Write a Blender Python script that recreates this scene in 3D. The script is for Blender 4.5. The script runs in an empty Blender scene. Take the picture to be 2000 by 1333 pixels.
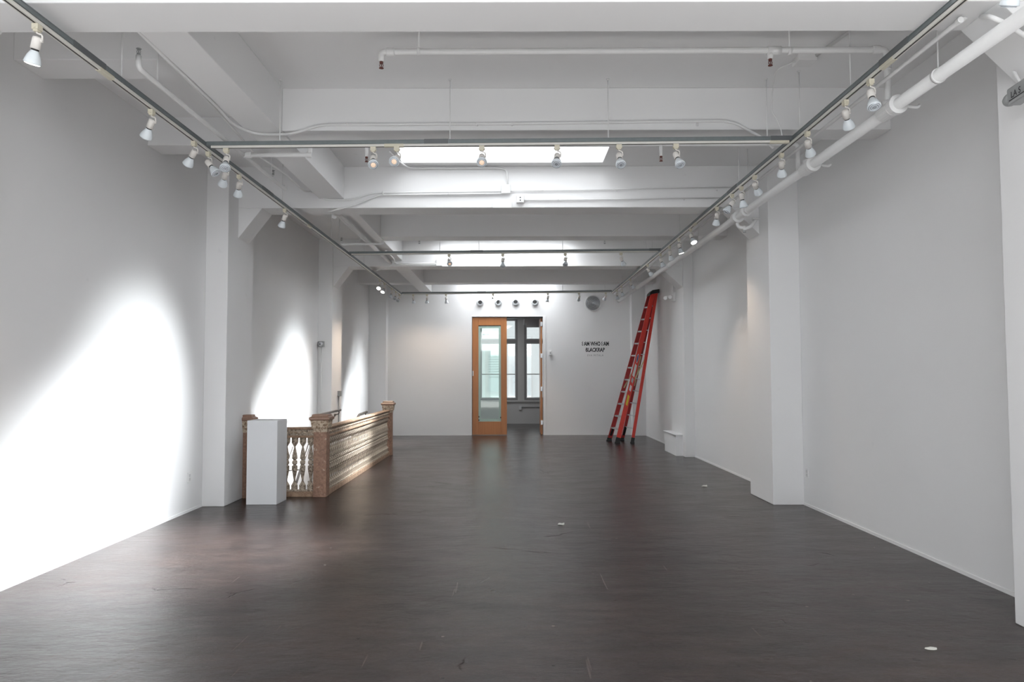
import bpy, bmesh, math, random
from mathutils import Vector, Matrix
random.seed(7)
S = bpy.context.scene
COL = S.collection
R = math.radians

# ------------------------------------------------------------------ camera
F, CX, CY, EYE = 1450.0, 1000.0, 666.5, 1.6
pitch = math.atan((736 - CY) / F); yaw = math.atan((998 - CX) / F); roll = R(.15)
f0 = Vector((0, math.cos(pitch), math.sin(pitch))); r0 = Vector((1, 0, 0)); u0 = r0.cross(f0)
cr, sr = math.cos(roll), math.sin(roll)
RZ = Matrix.Rotation(yaw, 3, 'Z')
cam_r = RZ @ (r0 * cr - u0 * sr); cam_u = RZ @ (u0 * cr + r0 * sr); cam_f = RZ @ f0
CAM = Vector((0, 0, EYE))
cd = bpy.data.cameras.new('camera'); cam = bpy.data.objects.new('camera', cd); COL.objects.link(cam)
cd.sensor_width = 36; cd.lens = 36 * F / 2000; cd.clip_end = 200
M = Matrix((( cam_r.x, cam_u.x, -cam_f.x, CAM.x), (cam_r.y, cam_u.y, -cam_f.y, CAM.y),
            (cam_r.z, cam_u.z, -cam_f.z, CAM.z), (0, 0, 0, 1)))
cam.matrix_world = M
S.camera = cam

def at(x, y, X=None, Y=None, Z=None):
    """point of the room seen at pixel (x, y) of the photo on the given wall, floor or cross plane"""
    d = cam_f + cam_r * ((x - CX) / F) - cam_u * ((y - CY) / F)
    t = (X - CAM.x) / d.x if X is not None else (Y - CAM.y) / d.y if Y is not None else (Z - CAM.z) / d.z
    return CAM + d * t
def raydir(x, y):
    return (cam_f + cam_r * ((x - CX) / F) - cam_u * ((y - CY) / F)).normalized()

# ------------------------------------------------------------------ materials
def new_mat(name):
    m = bpy.data.materials.new(name); m.use_nodes = True
    nt = m.node_tree; b = nt.nodes['Principled BSDF']
    return m, nt, b
def plain(name, c, rough=.5, metal=0., emit=None, es=0., spec=None, trans=0., noise=0., scale=20., bump=0.):
    m, nt, b = new_mat(name)
    b.inputs['Base Color'].default_value = (*c, 1); b.inputs['Roughness'].default_value = rough
    b.inputs['Metallic'].default_value = metal
    if spec is not None: b.inputs['Specular IOR Level'].default_value = spec
    if trans: b.inputs['Transmission Weight'].default_value = trans
    if emit: b.inputs['Emission Color'].default_value = (*emit, 1); b.inputs['Emission Strength'].default_value = es
    tc = nt.nodes.new('ShaderNodeTexCoord'); n = nt.nodes.new('ShaderNodeTexNoise')
    n.inputs['Scale'].default_value = scale; n.inputs['Detail'].default_value = 4
    nt.links.new(tc.outputs['Object'], n.inputs['Vector'])
    if noise:
        mx = nt.nodes.new('ShaderNodeMix'); mx.data_type = 'RGBA'
        mx.inputs[6].default_value = (*[v * (1 - noise) for v in c], 1); mx.inputs[7].default_value = (*[min(1, v * (1 + noise)) for v in c], 1)
        nt.links.new(n.outputs['Fac'], mx.inputs[0]); nt.links.new(mx.outputs[2], b.inputs['Base Color'])
    if bump:
        bp = nt.nodes.new('ShaderNodeBump'); bp.inputs['Strength'].default_value = bump; bp.inputs['Distance'].default_value = .01
        nt.links.new(n.outputs['Fac'], bp.inputs['Height']); nt.links.new(bp.outputs['Normal'], b.inputs['Normal'])
    return m

def wall_mat(name, c, amt=.05):
    m, nt, b = new_mat(name); N = nt.nodes.new; L = nt.links.new
    b.inputs['Roughness'].default_value = .6; b.inputs['Specular IOR Level'].default_value = .25
    tc = N('ShaderNodeTexCoord'); n = N('ShaderNodeTexNoise'); n.inputs['Scale'].default_value = .9; n.inputs['Detail'].default_value = 5
    L(tc.outputs['Object'], n.inputs['Vector'])
    n2 = N('ShaderNodeTexNoise'); n2.inputs['Scale'].default_value = 5; n2.inputs['Detail'].default_value = 2
    L(tc.outputs['Object'], n2.inputs['Vector'])
    cr_ = N('ShaderNodeValToRGB'); cr_.color_ramp.elements[0].position = .74; cr_.color_ramp.elements[1].position = .80
    L(n2.outputs['Fac'], cr_.inputs[0])
    mx = N('ShaderNodeMix'); mx.data_type = 'RGBA'
    mx.inputs[6].default_value = (*[v * (1 - amt) for v in c], 1); mx.inputs[7].default_value = (*c, 1)
    L(n.outputs['Fac'], mx.inputs[0])
    m2 = N('ShaderNodeMix'); m2.data_type = 'RGBA'; m2.inputs[7].default_value = (*[v * .93 for v in c], 1)
    L(cr_.outputs['Color'], m2.inputs[0]); L(mx.outputs[2], m2.inputs[6]); L(m2.outputs[2], b.inputs['Base Color'])
    n3 = N('ShaderNodeTexNoise'); n3.inputs['Scale'].default_value = 3; n3.inputs['Detail'].default_value = 3
    L(tc.outputs['Object'], n3.inputs['Vector'])
    bp = N('ShaderNodeBump'); bp.inputs['Strength'].default_value = .25; bp.inputs['Distance'].default_value = .01
    L(n3.outputs['Fac'], bp.inputs['Height']); L(bp.outputs['Normal'], b.inputs['Normal'])
    return m

def floor_mat():
    m, nt, b = new_mat('painted concrete floor'); N = nt.nodes.new; L = nt.links.new
    tc = N('ShaderNodeTexCoord')
    def noise(scale, detail=6, sx=1, sy=1, rough=.55):
        mp = N('ShaderNodeMapping'); mp.inputs['Scale'].default_value = (sx, sy, 1)
        L(tc.outputs['Object'], mp.inputs['Vector'])
        n = N('ShaderNodeTexNoise'); n.inputs['Scale'].default_value = scale; n.inputs['Detail'].default_value = detail
        n.inputs['Roughness'].default_value = rough
        L(mp.outputs['Vector'], n.inputs['Vector']); return n
    def ramp(src, p0, p1, c0=(0, 0, 0), c1=(1, 1, 1)):
        r_ = N('ShaderNodeValToRGB'); e = r_.color_ramp.elements
        e[0].position = p0; e[1].position = p1; e[0].color = (*c0, 1); e[1].color = (*c1, 1)
        L(src, r_.inputs[0]); return r_.outputs['Color']
    def mix(fac, a, bb, mode='MIX'):
        x = N('ShaderNodeMix'); x.data_type = 'RGBA'; x.blend_type = mode
        if isinstance(fac, float): x.inputs[0].default_value = fac
        else: L(fac, x.inputs[0])
        for i, v in ((6, a), (7, bb)):
            if isinstance(v, tuple): x.inputs[i].default_value = (*v, 1)
            else: L(v, x.inputs[i])
        return x.outputs[2]
    base = ramp(noise(.55, 5).outputs['Fac'], .35, .68, (.036, .0275, .0257), (.060, .043, .038))
    st = ramp(noise(3.0, 9, .75, 1.5, .62).outputs['Fac'], .38, .70, (.72, .74, .76), (1.25, 1.2, 1.18))
    c = mix(1.0, base, st, 'MULTIPLY')
    chips = ramp(noise(9, 3).outputs['Fac'], .71, .73)
    c = mix(chips, c, (.016, .013, .012))
    # worn pale specks
    v = N('ShaderNodeTexVoronoi'); v.inputs['Scale'].default_value = 3.2; L(tc.outputs['Object'], v.inputs['Vector'])
    sp = ramp(v.outputs['Distance'], .026, .038, (1, 1, 1), (0, 0, 0))
    c = mix(sp, c, (.22, .19, .17))
    v3 = N('ShaderNodeTexVoronoi'); v3.inputs['Scale'].default_value = 3.7; v3.inputs['Randomness'].default_value = 1
    L(tc.outputs['Object'], v3.inputs['Vector'])
    c = mix(ramp(v3.outputs['Distance'], .03, .045, (1, 1, 1), (0, 0, 0)), c, (.014, .011, .010))
    # cracks: distorted cell edges, masked to a few places
    mpw = N('ShaderNodeMix'); mpw.data_type = 'RGBA'; mpw.blend_type = 'ADD'; mpw.inputs[0].default_value = .35
    L(tc.outputs['Object'], mpw.inputs[6]); L(noise(1.6, 6).outputs['Color'], mpw.inputs[7])
    v2 = N('ShaderNodeTexVoronoi'); v2.feature = 'DISTANCE_TO_EDGE'; v2.inputs['Scale'].default_value = .42; L(mpw.outputs[2], v2.inputs['Vector'])
    cm = N('ShaderNodeMath'); cm.operation = 'MULTIPLY'
    L(ramp(v2.outputs['Distance'], .0015, .004, (1, 1, 1), (0, 0, 0)), cm.inputs[0])
    L(ramp(noise(1.1, 3).outputs['Fac'], .57, .62), cm.inputs[1])
    c = mix(cm.outputs[0], c, (.012, .010, .010))
    # long scratches
    scr = ramp(noise(2.2, 2, 9, .35).outputs['Fac'], .725, .74)
    sm = N('ShaderNodeMath'); sm.operation = 'MULTIPLY'; sm.inputs[1].default_value = .35
    L(scr, sm.inputs[0]); c = mix(sm.outputs[0], c, (.17, .13, .115))
    L(c, b.inputs['Base Color'])
    rg = N('ShaderNodeMapRange'); rg.inputs[3].default_value = .12; rg.inputs[4].default_value = .30
    L(noise(2.3, 6, .8, 1.3).outputs['Fac'], rg.inputs[0]); L(rg.outputs[0], b.inputs['Roughness'])
    b.inputs['Specular IOR Level'].default_value = .2
    hm = N('ShaderNodeMath'); hm.operation = 'ADD'
    L(noise(4.2, 11, .8, 1.4, .68).outputs['Fac'], hm.inputs[0])
    h2 = N('ShaderNodeMath'); h2.operation = 'MULTIPLY'; h2.inputs[1].default_value = -.8; L(cm.outputs[0], h2.inputs[0]); L(h2.outputs[0], hm.inputs[1])
    bp = N('ShaderNodeBump'); bp.inputs['Strength'].default_value = .6; bp.inputs['Distance'].default_value = .018
    L(hm.outputs[0], bp.inputs['Height']); L(bp.outputs['Normal'], b.inputs['Normal'])
    return m

def worn_mat(name, c_hi, c_lo, chip, scale=22, p0=.42, p1=.58, chip_p=.66, spec=.3):
    m, nt, b = new_mat(name); N = nt.nodes.new; L = nt.links.new
    b.inputs['Roughness'].default_value = .6; b.inputs['Specular IOR Level'].default_value = spec
    tc = N('ShaderNodeTexCoord')
    n = N('ShaderNodeTexNoise'); n.inputs['Scale'].default_value = scale; n.inputs['Detail'].default_value = 8; n.inputs['Roughness'].default_value = .7
    L(tc.outputs['Object'], n.inputs['Vector'])
    r_ = N('ShaderNodeValToRGB'); e = r_.color_ramp.elements
    e[0].position = p0; e[0].color = (*c_lo, 1); e[1].position = p1; e[1].color = (*c_hi, 1)
    L(n.outputs['Fac'], r_.inputs[0])
    n2 = N('ShaderNodeTexNoise'); n2.inputs['Scale'].default_value = scale * .5; n2.inputs['Detail'].default_value = 10; n2.inputs['Roughness'].default_value = .75
    L(tc.outputs['Object'], n2.inputs['Vector'])
    r2 = N('ShaderNodeValToRGB'); r2.color_ramp.elements[0].position = chip_p; r2.color_ramp.elements[1].position = chip_p + .02
    L(n2.outputs['Fac'], r2.inputs[0])
    mx = N('ShaderNodeMix'); mx.data_type = 'RGBA'; L(r2.outputs['Color'], mx.inputs[0]); L(r_.outputs['Color'], mx.inputs[6]); mx.inputs[7].default_value = (*chip, 1)
    L(mx.outputs[2], b.inputs['Base Color'])
    bp = N('ShaderNodeBump'); bp.inputs['Strength'].default_value = .6; bp.inputs['Distance'].default_value = .006
    L(n.outputs['Fac'], bp.inputs['Height']); L(bp.outputs['Normal'], b.inputs['Normal'])
    return m

def wood_mat(name, c1, c2):
    m, nt, b = new_mat(name); N = nt.nodes.new; L = nt.links.new
    b.inputs['Roughness'].default_value = .38
    tc = N('ShaderNodeTexCoord'); mp = N('ShaderNodeMapping'); mp.inputs['Scale'].default_value = (14, 14, .8)
    n = N('ShaderNodeTexNoise'); n.inputs['Scale'].default_value = 2.5; n.inputs['Detail'].default_value = 6; n.inputs['Distortion'].default_value = .4
    L(tc.outputs['Object'], mp.inputs['Vector']); L(mp.outputs['Vector'], n.inputs['Vector'])
    mx = N('ShaderNodeMix'); mx.data_type = 'RGBA'; mx.inputs[6].default_value = (*c1, 1); mx.inputs[7].default_value = (*c2, 1)
    L(n.outputs['Fac'], mx.inputs[0]); L(mx.outputs[2], b.inputs['Base Color'])
    return m

def glass_mat(name, tint=(1, 1, 1), op=.12, refl=.08):
    m = bpy.data.materials.new(name); m.use_nodes = True; nt = m.node_tree; N = nt.nodes.new; L = nt.links.new
    for n in list(nt.nodes): nt.nodes.remove(n)
    o = N('ShaderNodeOutputMaterial'); t = N('ShaderNodeBsdfTransparent'); t.inputs[0].default_value = (*tint, 1)
    g = N('ShaderNodeBsdfGlossy'); g.inputs['Roughness'].default_value = .03; g.inputs['Color'].default_value = (.95, .97, .97, 1)
    fr = N('ShaderNodeFresnel'); fr.inputs[0].default_value = 1.5
    mt = N('ShaderNodeMath'); mt.operation = 'ADD'; mt.inputs[1].default_value = refl
    L(fr.outputs[0], mt.inputs[0])
    mx = N('ShaderNodeMixShader'); L(mt.outputs[0], mx.inputs[0]); L(t.outputs[0], mx.inputs[1]); L(g.outputs[0], mx.inputs[2])
    L(mx.outputs[0], o.inputs[0])
    return m

WALL = wall_mat('white wall paint', (.85, .85, .85))
CEIL = wall_mat('white ceiling paint', (.85, .85, .85), .03)
FLOOR = floor_mat()
PAINTW = plain('white painted metal', (.78, .78, .775), .4, noise=.03)
TRACKW = plain('ivory track enamel', (.72, .70, .65), .4, noise=.03)
CREAM = plain('yellowed cream plastic', (.66, .62, .50), .45, noise=.04)
HOLDER = plain('warm white lamp holder', (.76, .73, .69), .42, noise=.03)
BULB = plain('bulb white glass', (.74, .79, .82), .22, noise=.02)
LENS = plain('bulb lens glass', (.55, .58, .62), .12, metal=.55, noise=.25, scale=90, bump=.6)
LENSRING = plain('bulb rim', (.66, .70, .74), .25, noise=.02)
DARK = plain('black rubber', (.012, .012, .012), .5)
SLOT = plain('dark track slot', (.03, .028, .026), .6)
STRUT = plain('galvanised grey strut', (.20, .225, .23), .45, metal=.35, noise=.12, scale=30)
STRUTD = plain('darker grey coupling', (.15, .16, .165), .5, metal=.35)
EMW = plain('lit lamp lens', (1, 1, 1), .3, emit=(1., .93, .84), es=14)
EMD = plain('dim glowing lamp lens', (.7, .6, .5), .2, emit=(1., .66, .42), es=.35, noise=.2, scale=90)
PLINTH = plain('white painted plinth', (.74, .75, .765), .5, noise=.015, scale=3)
RED = plain('red fibreglass', (.62, .028, .014), .38, noise=.08, scale=12)
REDD = plain('dark red fibreglass inside', (.40, .012, .012), .42, noise=.1, scale=12)
ALU = plain('aluminium', (.62, .63, .64), .35, metal=.7, noise=.05)
BRASS = plain('brassy spreader bar', (.50, .43, .25), .4, metal=.5)
SILVER = plain('silver nozzle metal', (.62, .64, .66), .3, metal=.6)
BLACKP = plain('black hollow', (.006, .006, .006), .7)
GREYBOX = plain('grey metal box', (.36, .37, .37), .4, metal=.4, noise=.06)
BRONZE = plain('dark bronze handrail', (.07, .06, .055), .35, metal=.5)
PINKBROWN = worn_mat('scraped newel wood', (.36, .215, .15), (.23, .135, .095), (.60, .52, .43), 30, .40, .62, .62)
NEWELTOP = worn_mat('newel carved cream', (.56, .46, .35), (.24, .155, .10), (.62, .55, .46), 30, .42, .52, .66)
CAPW = wood_mat('newel cap wood', (.21, .12, .085), (.31, .19, .135))
BALW = worn_mat('weathered baluster paint', (.53, .45, .36), (.13, .095, .07), (.60, .54, .46), 34, .40, .56, .64)
RAILW = worn_mat('weathered rail wood', (.42, .29, .20), (.24, .15, .10), (.58, .50, .42), 14, .40, .60, .68)
DOORW = wood_mat('cherry veneer', (.36, .135, .040), (.50, .20, .065))
GREEN = plain('green glass edge', (.30, .42, .36), .2)
GLASS = glass_mat('clear glass', (.97, .99, .98), refl=.03)
GLASSG = glass_mat('greenish glass', (.88, .95, .92), refl=.0)
FRAMED = plain('dark grey window frame', (.26, .25, .25), .5, noise=.08)
FRAMEL = plain('pale window frame', (.62, .62, .62), .5)
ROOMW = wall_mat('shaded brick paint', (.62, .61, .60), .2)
DUCT = plain('grey sheet metal', (.22, .21, .21), .35, metal=.5)
INK = plain('black vinyl lettering', (.012, .012, .014), .5)
GREYINK = plain('grey vinyl lettering', (.22, .22, .23), .5)
PAPER = plain('off white paper', (.62, .62, .57), .7)
STAIRW = plain('worn stair tread', (.42, .39, .36), .5, noise=.2)
FACADE = plain('white neighbouring facade', (.66, .66, .65), .7, noise=.06, scale=3)
BLIND = plain('grey blind', (.52, .55, .55), .6)
BRICKRED = plain('reddish bronze head', (.16, .05, .04), .4, metal=.3)
SKYS = [plain('frosted skylight glazing', (.9, .9, .9), .5, emit=(.94, .97, 1.), es=e_) for e_ in (3.0, 8.0, 8.0)]
LBLB = plain('blue oval sticker', (.06, .07, .22), .4)
LBLW = plain('white paper sticker', (.72, .72, .70), .5)
LBLY = plain('yellow sticker', (.72, .55, .03), .5)
SEAM = plain('shadow seam', (.38, .38, .38), .8)

# ------------------------------------------------------------------ mesh helpers
class MB:
    def __init__(s): s.bm = bmesh.new()
    def _faces(s, vs, faces, smooth=False, mi=0):
        bv = [s.bm.verts.new(v) for v in vs]
        for f_ in faces:
            try:
                fc = s.bm.faces.new([bv[i] for i in f_]); fc.smooth = smooth; fc.material_index = mi
            except ValueError: pass
        return bv
    def box(s, x0, x1, y0, y1, z0, z1, mi=0):
        x0, x1 = sorted((x0, x1)); y0, y1 = sorted((y0, y1)); z0, z1 = sorted((z0, z1))
        v = [(x, y, z) for z in (z0, z1) for y in (y0, y1) for x in (x0, x1)]
        s._faces(v, [(0, 2, 3, 1), (4, 5, 7, 6), (0, 1, 5, 4), (2, 6, 7, 3), (0, 4, 6, 2), (1, 3, 7, 5)], mi=mi); return s
    def hexa(s, a, b, mi=0):
        """a, b: four points each, loops of the two end faces"""
        v = list(a) + list(b)
        s._faces(v, [(3, 2, 1, 0), (4, 5, 6, 7), (0, 1, 5, 4), (1, 2, 6, 5), (2, 3, 7, 6), (3, 0, 4, 7)], mi=mi); return s
    def bar(s, p, q, w, h, up=Vector((0, 0, 1)), side=None, mi=0):
        p, q = Vector(p), Vector(q); d = (q - p).normalized()
        sd = Vector(side).normalized() if side is not None else d.cross(up).normalized()
        sd = (sd - d * sd.dot(d)).normalized(); u = sd.cross(d).normalized()
        L4 = lambda c: [c - sd * w / 2 - u * h / 2, c + sd * w / 2 - u * h / 2, c + sd * w / 2 + u * h / 2, c - sd * w / 2 + u * h / 2]
        return s.hexa(L4(p), L4(q), mi)
    def prism(s, pts, axis, a, b, mi=0):
        """pts: 2D loop; axis 'y' -> (x,z) pts extruded y=a..b; 'x' -> (y,z); 'z' -> (x,y)"""
        def mk(p, t): return {'y': (p[0], t, p[1]), 'x': (t, p[0], p[1]), 'z': (p[0], p[1], t)}[axis]
        n = len(pts); v = [mk(p, a) for p in pts] + [mk(p, b) for p in pts]
        s._faces(v, [tuple(range(n - 1, -1, -1)), tuple(range(n, 2 * n))] + [(i, (i + 1) % n, n + (i + 1) % n, n + i) for i in range(n)], mi=mi)
        return s
    def ring_loft(s, rings, smooth=True, caps=True, mi=0):
        n = len(rings[0]); v = [p for r_ in rings for p in r_]
        fs = [(k * n + i, k * n + (i + 1) % n, (k + 1) * n + (i + 1) % n, (k + 1) * n + i) for k in range(len(rings) - 1) for i in range(n)]
        bv = s._faces(v, fs, smooth, mi)
        if caps:
            for idx in (range(n - 1, -1, -1), range((len(rings) - 1) * n, len(rings) * n)):
                try:
                    fc = s.bm.faces.new([bv[i] for i in idx]); fc.material_index = mi
                except ValueError: pass
        return s
    def lathe(s, prof, origin=(0, 0, 0), axis=(0, 0, 1), seg=20, mi=0, smooth=True, caps=True):
        """prof: (radius, distance along axis)"""
        ax = Vector(axis).normalized(); t = Vector((1, 0, 0)) if abs(ax.x) < .9 else Vector((0, 1, 0))
        u = ax.cross(t).normalized(); w = ax.cross(u); o = Vector(origin)
        rings = [[o + ax * h + (u * math.cos(2 * math.pi * i / seg) + w * math.sin(2 * math.pi * i / seg)) * max(r_, 1e-4) for i in range(seg)] for r_, h in prof]
        return s.ring_loft(rings, smooth, caps, mi)
    def tube(s, path, r_, seg=10, fillet=0., mi=0):
        P = [Vector(p) for p in path]
        if fillet and len(P) > 2:
            Q = [P[0]]
            for i in range(1, len(P) - 1):
                a, b, c = P[i - 1], P[i], P[i + 1]; d1 = (a - b); d2 = (c - b)
                k = min(fillet, d1.length * .48, d2.length * .48); A = b + d1.normalized() * k; B = b + d2.normalized() * k
                for j in range(7):
                    t = j / 6; Q.append(A * (1 - t) ** 2 + b * 2 * t * (1 - t) + B * t * t)
            Q.append(P[-1]); P = Q
        T = []
        for i in range(len(P)):
            a = P[max(0, i - 1)]; b = P[min(len(P) - 1, i + 1)]; T.append((b - a).normalized())
        n = T[0].orthogonal().normalized(); rings = []
        for i, p in enumerate(P):
            n = (n - T[i] * n.dot(T[i])).normalized(); b = T[i].cross(n)
            rings.append([p + (n * math.cos(2 * math.pi * k / seg) + b * math.sin(2 * math.pi * k / seg)) * r_ for k in range(seg)])
        return s.ring_loft(rings, True, True, mi)
    def build(s, name, mat, parent=None, bevel=0., at_=None):
        me = bpy.data.meshes.new(name)
        bmesh.ops.recalc_face_normals(s.bm, faces=s.bm.faces[:])
        org = Vector(at_) if at_ is not None else None
        if org is not None: bmesh.ops.translate(s.bm, verts=s.bm.verts[:], vec=-org)
        s.bm.to_mesh(me); s.bm.free()
        for m in (mat if isinstance(mat, (list, tuple)) else [mat]): me.materials.append(m)
        o = bpy.data.objects.new(name, me); COL.objects.link(o)
        if parent is not None: o.parent = parent
        if org is not None: o.location = org
        if bevel:
            md = o.modifiers.new('bevel', 'BEVEL'); md.width = bevel; md.segments = 2; md.limit_method = 'ANGLE'; md.angle_limit = R(40)
        return o

def struct(o): o['kind'] = 'structure'; return o
def tag(o, label, cat, group=None):
    o['label'] = label; o['category'] = cat
    if group: o['group'] = group
    return o
def thing(name, loc, label, cat, group=None):
    o = bpy.data.objects.new(name, None); o.empty_display_size = .1; COL.objects.link(o); o.location = loc
    return tag(o, label, cat, group)
def part(mb, name, mat, t, bevel=0.):
    """mesh was modelled in world coordinates: shift it into its thing's space"""
    bmesh.ops.translate(mb.bm, verts=mb.bm.verts[:], vec=-Vector(t.location))
    return mb.build(name, mat, t, bevel)
ORD = ['first', 'second', 'third', 'fourth', 'fifth', 'sixth', 'seventh', 'eighth', 'ninth', 'tenth', 'eleventh', 'twelfth', 'thirteenth', 'fourteenth', 'fifteenth', 'sixteenth', 'seventeenth', 'eighteenth']

# ------------------------------------------------------------------ room shell
XL, XR, YF, ZC = -3.84, 3.635, 20.35, 4.36
YB = -2.5
HY0, HY1, HX = 10.16, 14.7, -2.62                      # stair well
fl = MB().box(HX, XR + .3, YB, YF + .02, -.2, 0).box(XL - .3, HX, YB, HY0, -.2, 0).box(XL - .3, HX, HY1, YF + .02, -.2, 0)
struct(fl.build('floor', FLOOR))
wl = MB().prism([(YB, 0), (HY0 - .2, 0), (HY0 - .2, -3.), (HY1 + .2, -3.), (HY1 + .2, 0), (YF + .3, 0), (YF + .3, ZC + .1), (YB, ZC + .1)], 'x', XL - .25, XL)
struct(wl.build('wall_left', WALL))
struct(MB().box(XR, XR + .25, YB, YF + .3, 0, ZC + .1).build('wall_right', WALL))
DX0, DX1, DZ = -1.07, .875, 3.245
wf = MB().box(XL - .25, DX0, YF, YF + .18, 0, ZC + .1).box(DX1, XR + .25, YF, YF + .18, 0, ZC + .1).box(DX0, DX1, YF, YF + .18, DZ, ZC + .1)
struct(wf.build('wall_far', WALL))
# stair well lining
wb = MB().box(HX, HX + .1, HY0, HY1, -3., -.2).box(XL, HX + .1, HY0 - .1, HY0, -3., -.2)
struct(wb.build('wall_stairwell', WALL))
# ceiling with three skylight shafts
sky = [(7.55, 9.46), (13.15, 14.65), (19.0, 20.2)]
SX0, SX1 = -1.40, 1.19
cb = MB(); y = YB
for a, b in sky:
    cb.box(XL - .25, XR + .25, y, a, ZC, ZC + .16)
    cb.box(XL - .25, SX0, a, b, ZC, ZC + .16).box(SX1, XR + .25, a, b, ZC, ZC + .16); y = b
cb.box(XL - .25, XR + .25, y, YF + .3, ZC, ZC + .16)
for a, b in sky:
    z0, z1 = ZC + .16, ZC + .95
    cb.box(SX0 - .1, SX0, a - .1, b + .1, z0, z1).box(SX1, SX1 + .1, a - .1, b + .1, z0, z1)
    cb.box(SX0, SX1, a - .1, a, z0, z1).box(SX0, SX1, b, b + .1, z0, z1)
struct(cb.build('ceiling', CEIL))
for i, (a, b) in enumerate(sky):
    struct(MB().box(SX0 - .1, SX1 + .1, a - .1, b + .1, ZC + .95, ZC + .99).build('window_%d' % (i + 1), SKYS[i]))
tn = [0]
def trim(mb, mat=WALL, bevel=0.):
    tn[0] += 1; return struct(mb.build('trim_%d' % tn[0], mat, bevel=bevel))
# main cross beams with haunches
ZB, ZS, ZG = 3.81, 3.95, 3.93
for k, (a, b) in enumerate(((4.28, 4.66), (9.62, 10.03), (14.8, 15.25))):
    m = MB().box(XL, XR, a, b, ZB, ZC)
    m.prism([(-3.56, 3.41), (-3.25, ZB), (-3.56, ZB)], 'y', a, b)
    hx_ = 3.44 if k == 2 else 3.25
    m.prism([(hx_, 3.45 if k < 2 else 3.38), (2.89 + (.08 if k == 2 else 0), ZB), (hx_, ZB)], 'y', a, b)
    trim(m, CEIL, .006)
# secondary beams, right of the girder
for a, b in ((6.98, 7.29), (12.35, 12.75), (18.5, 18.9)):
    trim(MB().box(-2.18, XR, a, b, ZS, ZC), CEIL, .006)
# joists in the narrow left bay
for a, b in ((5.63, 6.0), (7.75, 8.08)):
    trim(MB().box(XL, -2.5, a, b, 4.055, ZC), CEIL, .006)
trim(MB().box(XL, -2.18, 18.5, 18.9, ZS, ZC), CEIL, .006)
# long girder in three spans
for a, b in ((-2.4, 4.28), (4.66, 9.62), (10.03, 14.8), (15.25, YF)):
    trim(MB().box(-2.5, -2.18, a, b, ZG, ZC), CEIL, .006)
# columns
for a, b in ((3.9, 4.9), (9.29, 10.2), (14.75, 15.6)):
    trim(MB().box(XL, -3.56, a, b, 0, ZC), WALL, .006)
for a, b in ((3.9, 4.87), (9.29, 10.17)):
    trim(MB().box(3.25, XR, a, b, 0, ZC), WALL, .006)
trim(MB().box(3.44, XR, 14.74, 15.95, 0, ZC).box(3.30, XR, 14.97, 16.05, 0, .415).box(3.27, XR, 14.95, 16.08, .415, .43), WALL, .005)
trim(MB().box(XL, -3.37, 20.02, YF, 0, ZC), WALL, .005)
trim(MB().box(3.27, XR, 20.05, YF, 0, ZC), WALL, .005)
# low uneven skirting bead along the side walls
struct(MB().box(XL, XL + .008, 4.9, 9.29, 0, .03).box(XL, XL + .008, YB, 3.9, 0, .03).build('baseboard_left', WALL))
struct(MB().box(XR - .008, XR, 4.87, 9.29, 0, .03).box(XR - .008, XR, 10.17, 15.08, 0, .03).box(XR - .008, XR, 16.15, 20.05, 0, .03).build('baseboard_right', WALL))
struct(MB().box(-3.37, DX0 - .01, YF - .008, YF, 0, .03).box(DX1 + .09, 3.27, YF - .008, YF, 0, .03).build('baseboard_far', WALL))
# access plates on the lit cross beam
pl = at(980, 402, Y=9.6)
t = MB().box(pl.x - .12, pl.x + .13, 9.585, 9.64, ZB - .01, ZB + .075); trim(t, CEIL, .004)

# ------------------------------------------------------------------ far room seen through the door
RY, RX0, RX1, RZC = 25.3, -3.2, 3.0, 3.55
struct(MB().box(RX0 - .2, RX1 + .2, YF + .02, RY + .2, -.2, -.004).build('floor_far_room', FLOOR))
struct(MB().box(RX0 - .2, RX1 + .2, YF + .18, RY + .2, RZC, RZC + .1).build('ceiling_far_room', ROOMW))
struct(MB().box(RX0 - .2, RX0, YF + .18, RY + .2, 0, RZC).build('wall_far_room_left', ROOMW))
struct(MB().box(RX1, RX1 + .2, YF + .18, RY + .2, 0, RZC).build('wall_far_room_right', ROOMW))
def rp(x, y): return at(x, y, Y=RY)
wins = [(936, 1011), (1024, 1096), (852, 924)]
sill = rp(1000, 782).z; top = rp(1000, 622).z
xs = sorted([(rp(a, 700).x, rp(b, 700).x) for a, b in wins])
bw = MB().box(RX0, RX1, RY, RY + .2, 0, sill).box(RX0, RX1, RY, RY + .2, top, RZC)
px_ = RX0
for a, b in xs: bw.box(px_, a, RY, RY + .2, sill, top); px_ = b
bw.box(px_, RX1, RY, RY + .2, sill, top)
bw.box(RX0, RX1, RY - .07, RY, sill - .06, sill)
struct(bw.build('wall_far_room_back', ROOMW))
tr = rp(1000, 667).z
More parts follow.
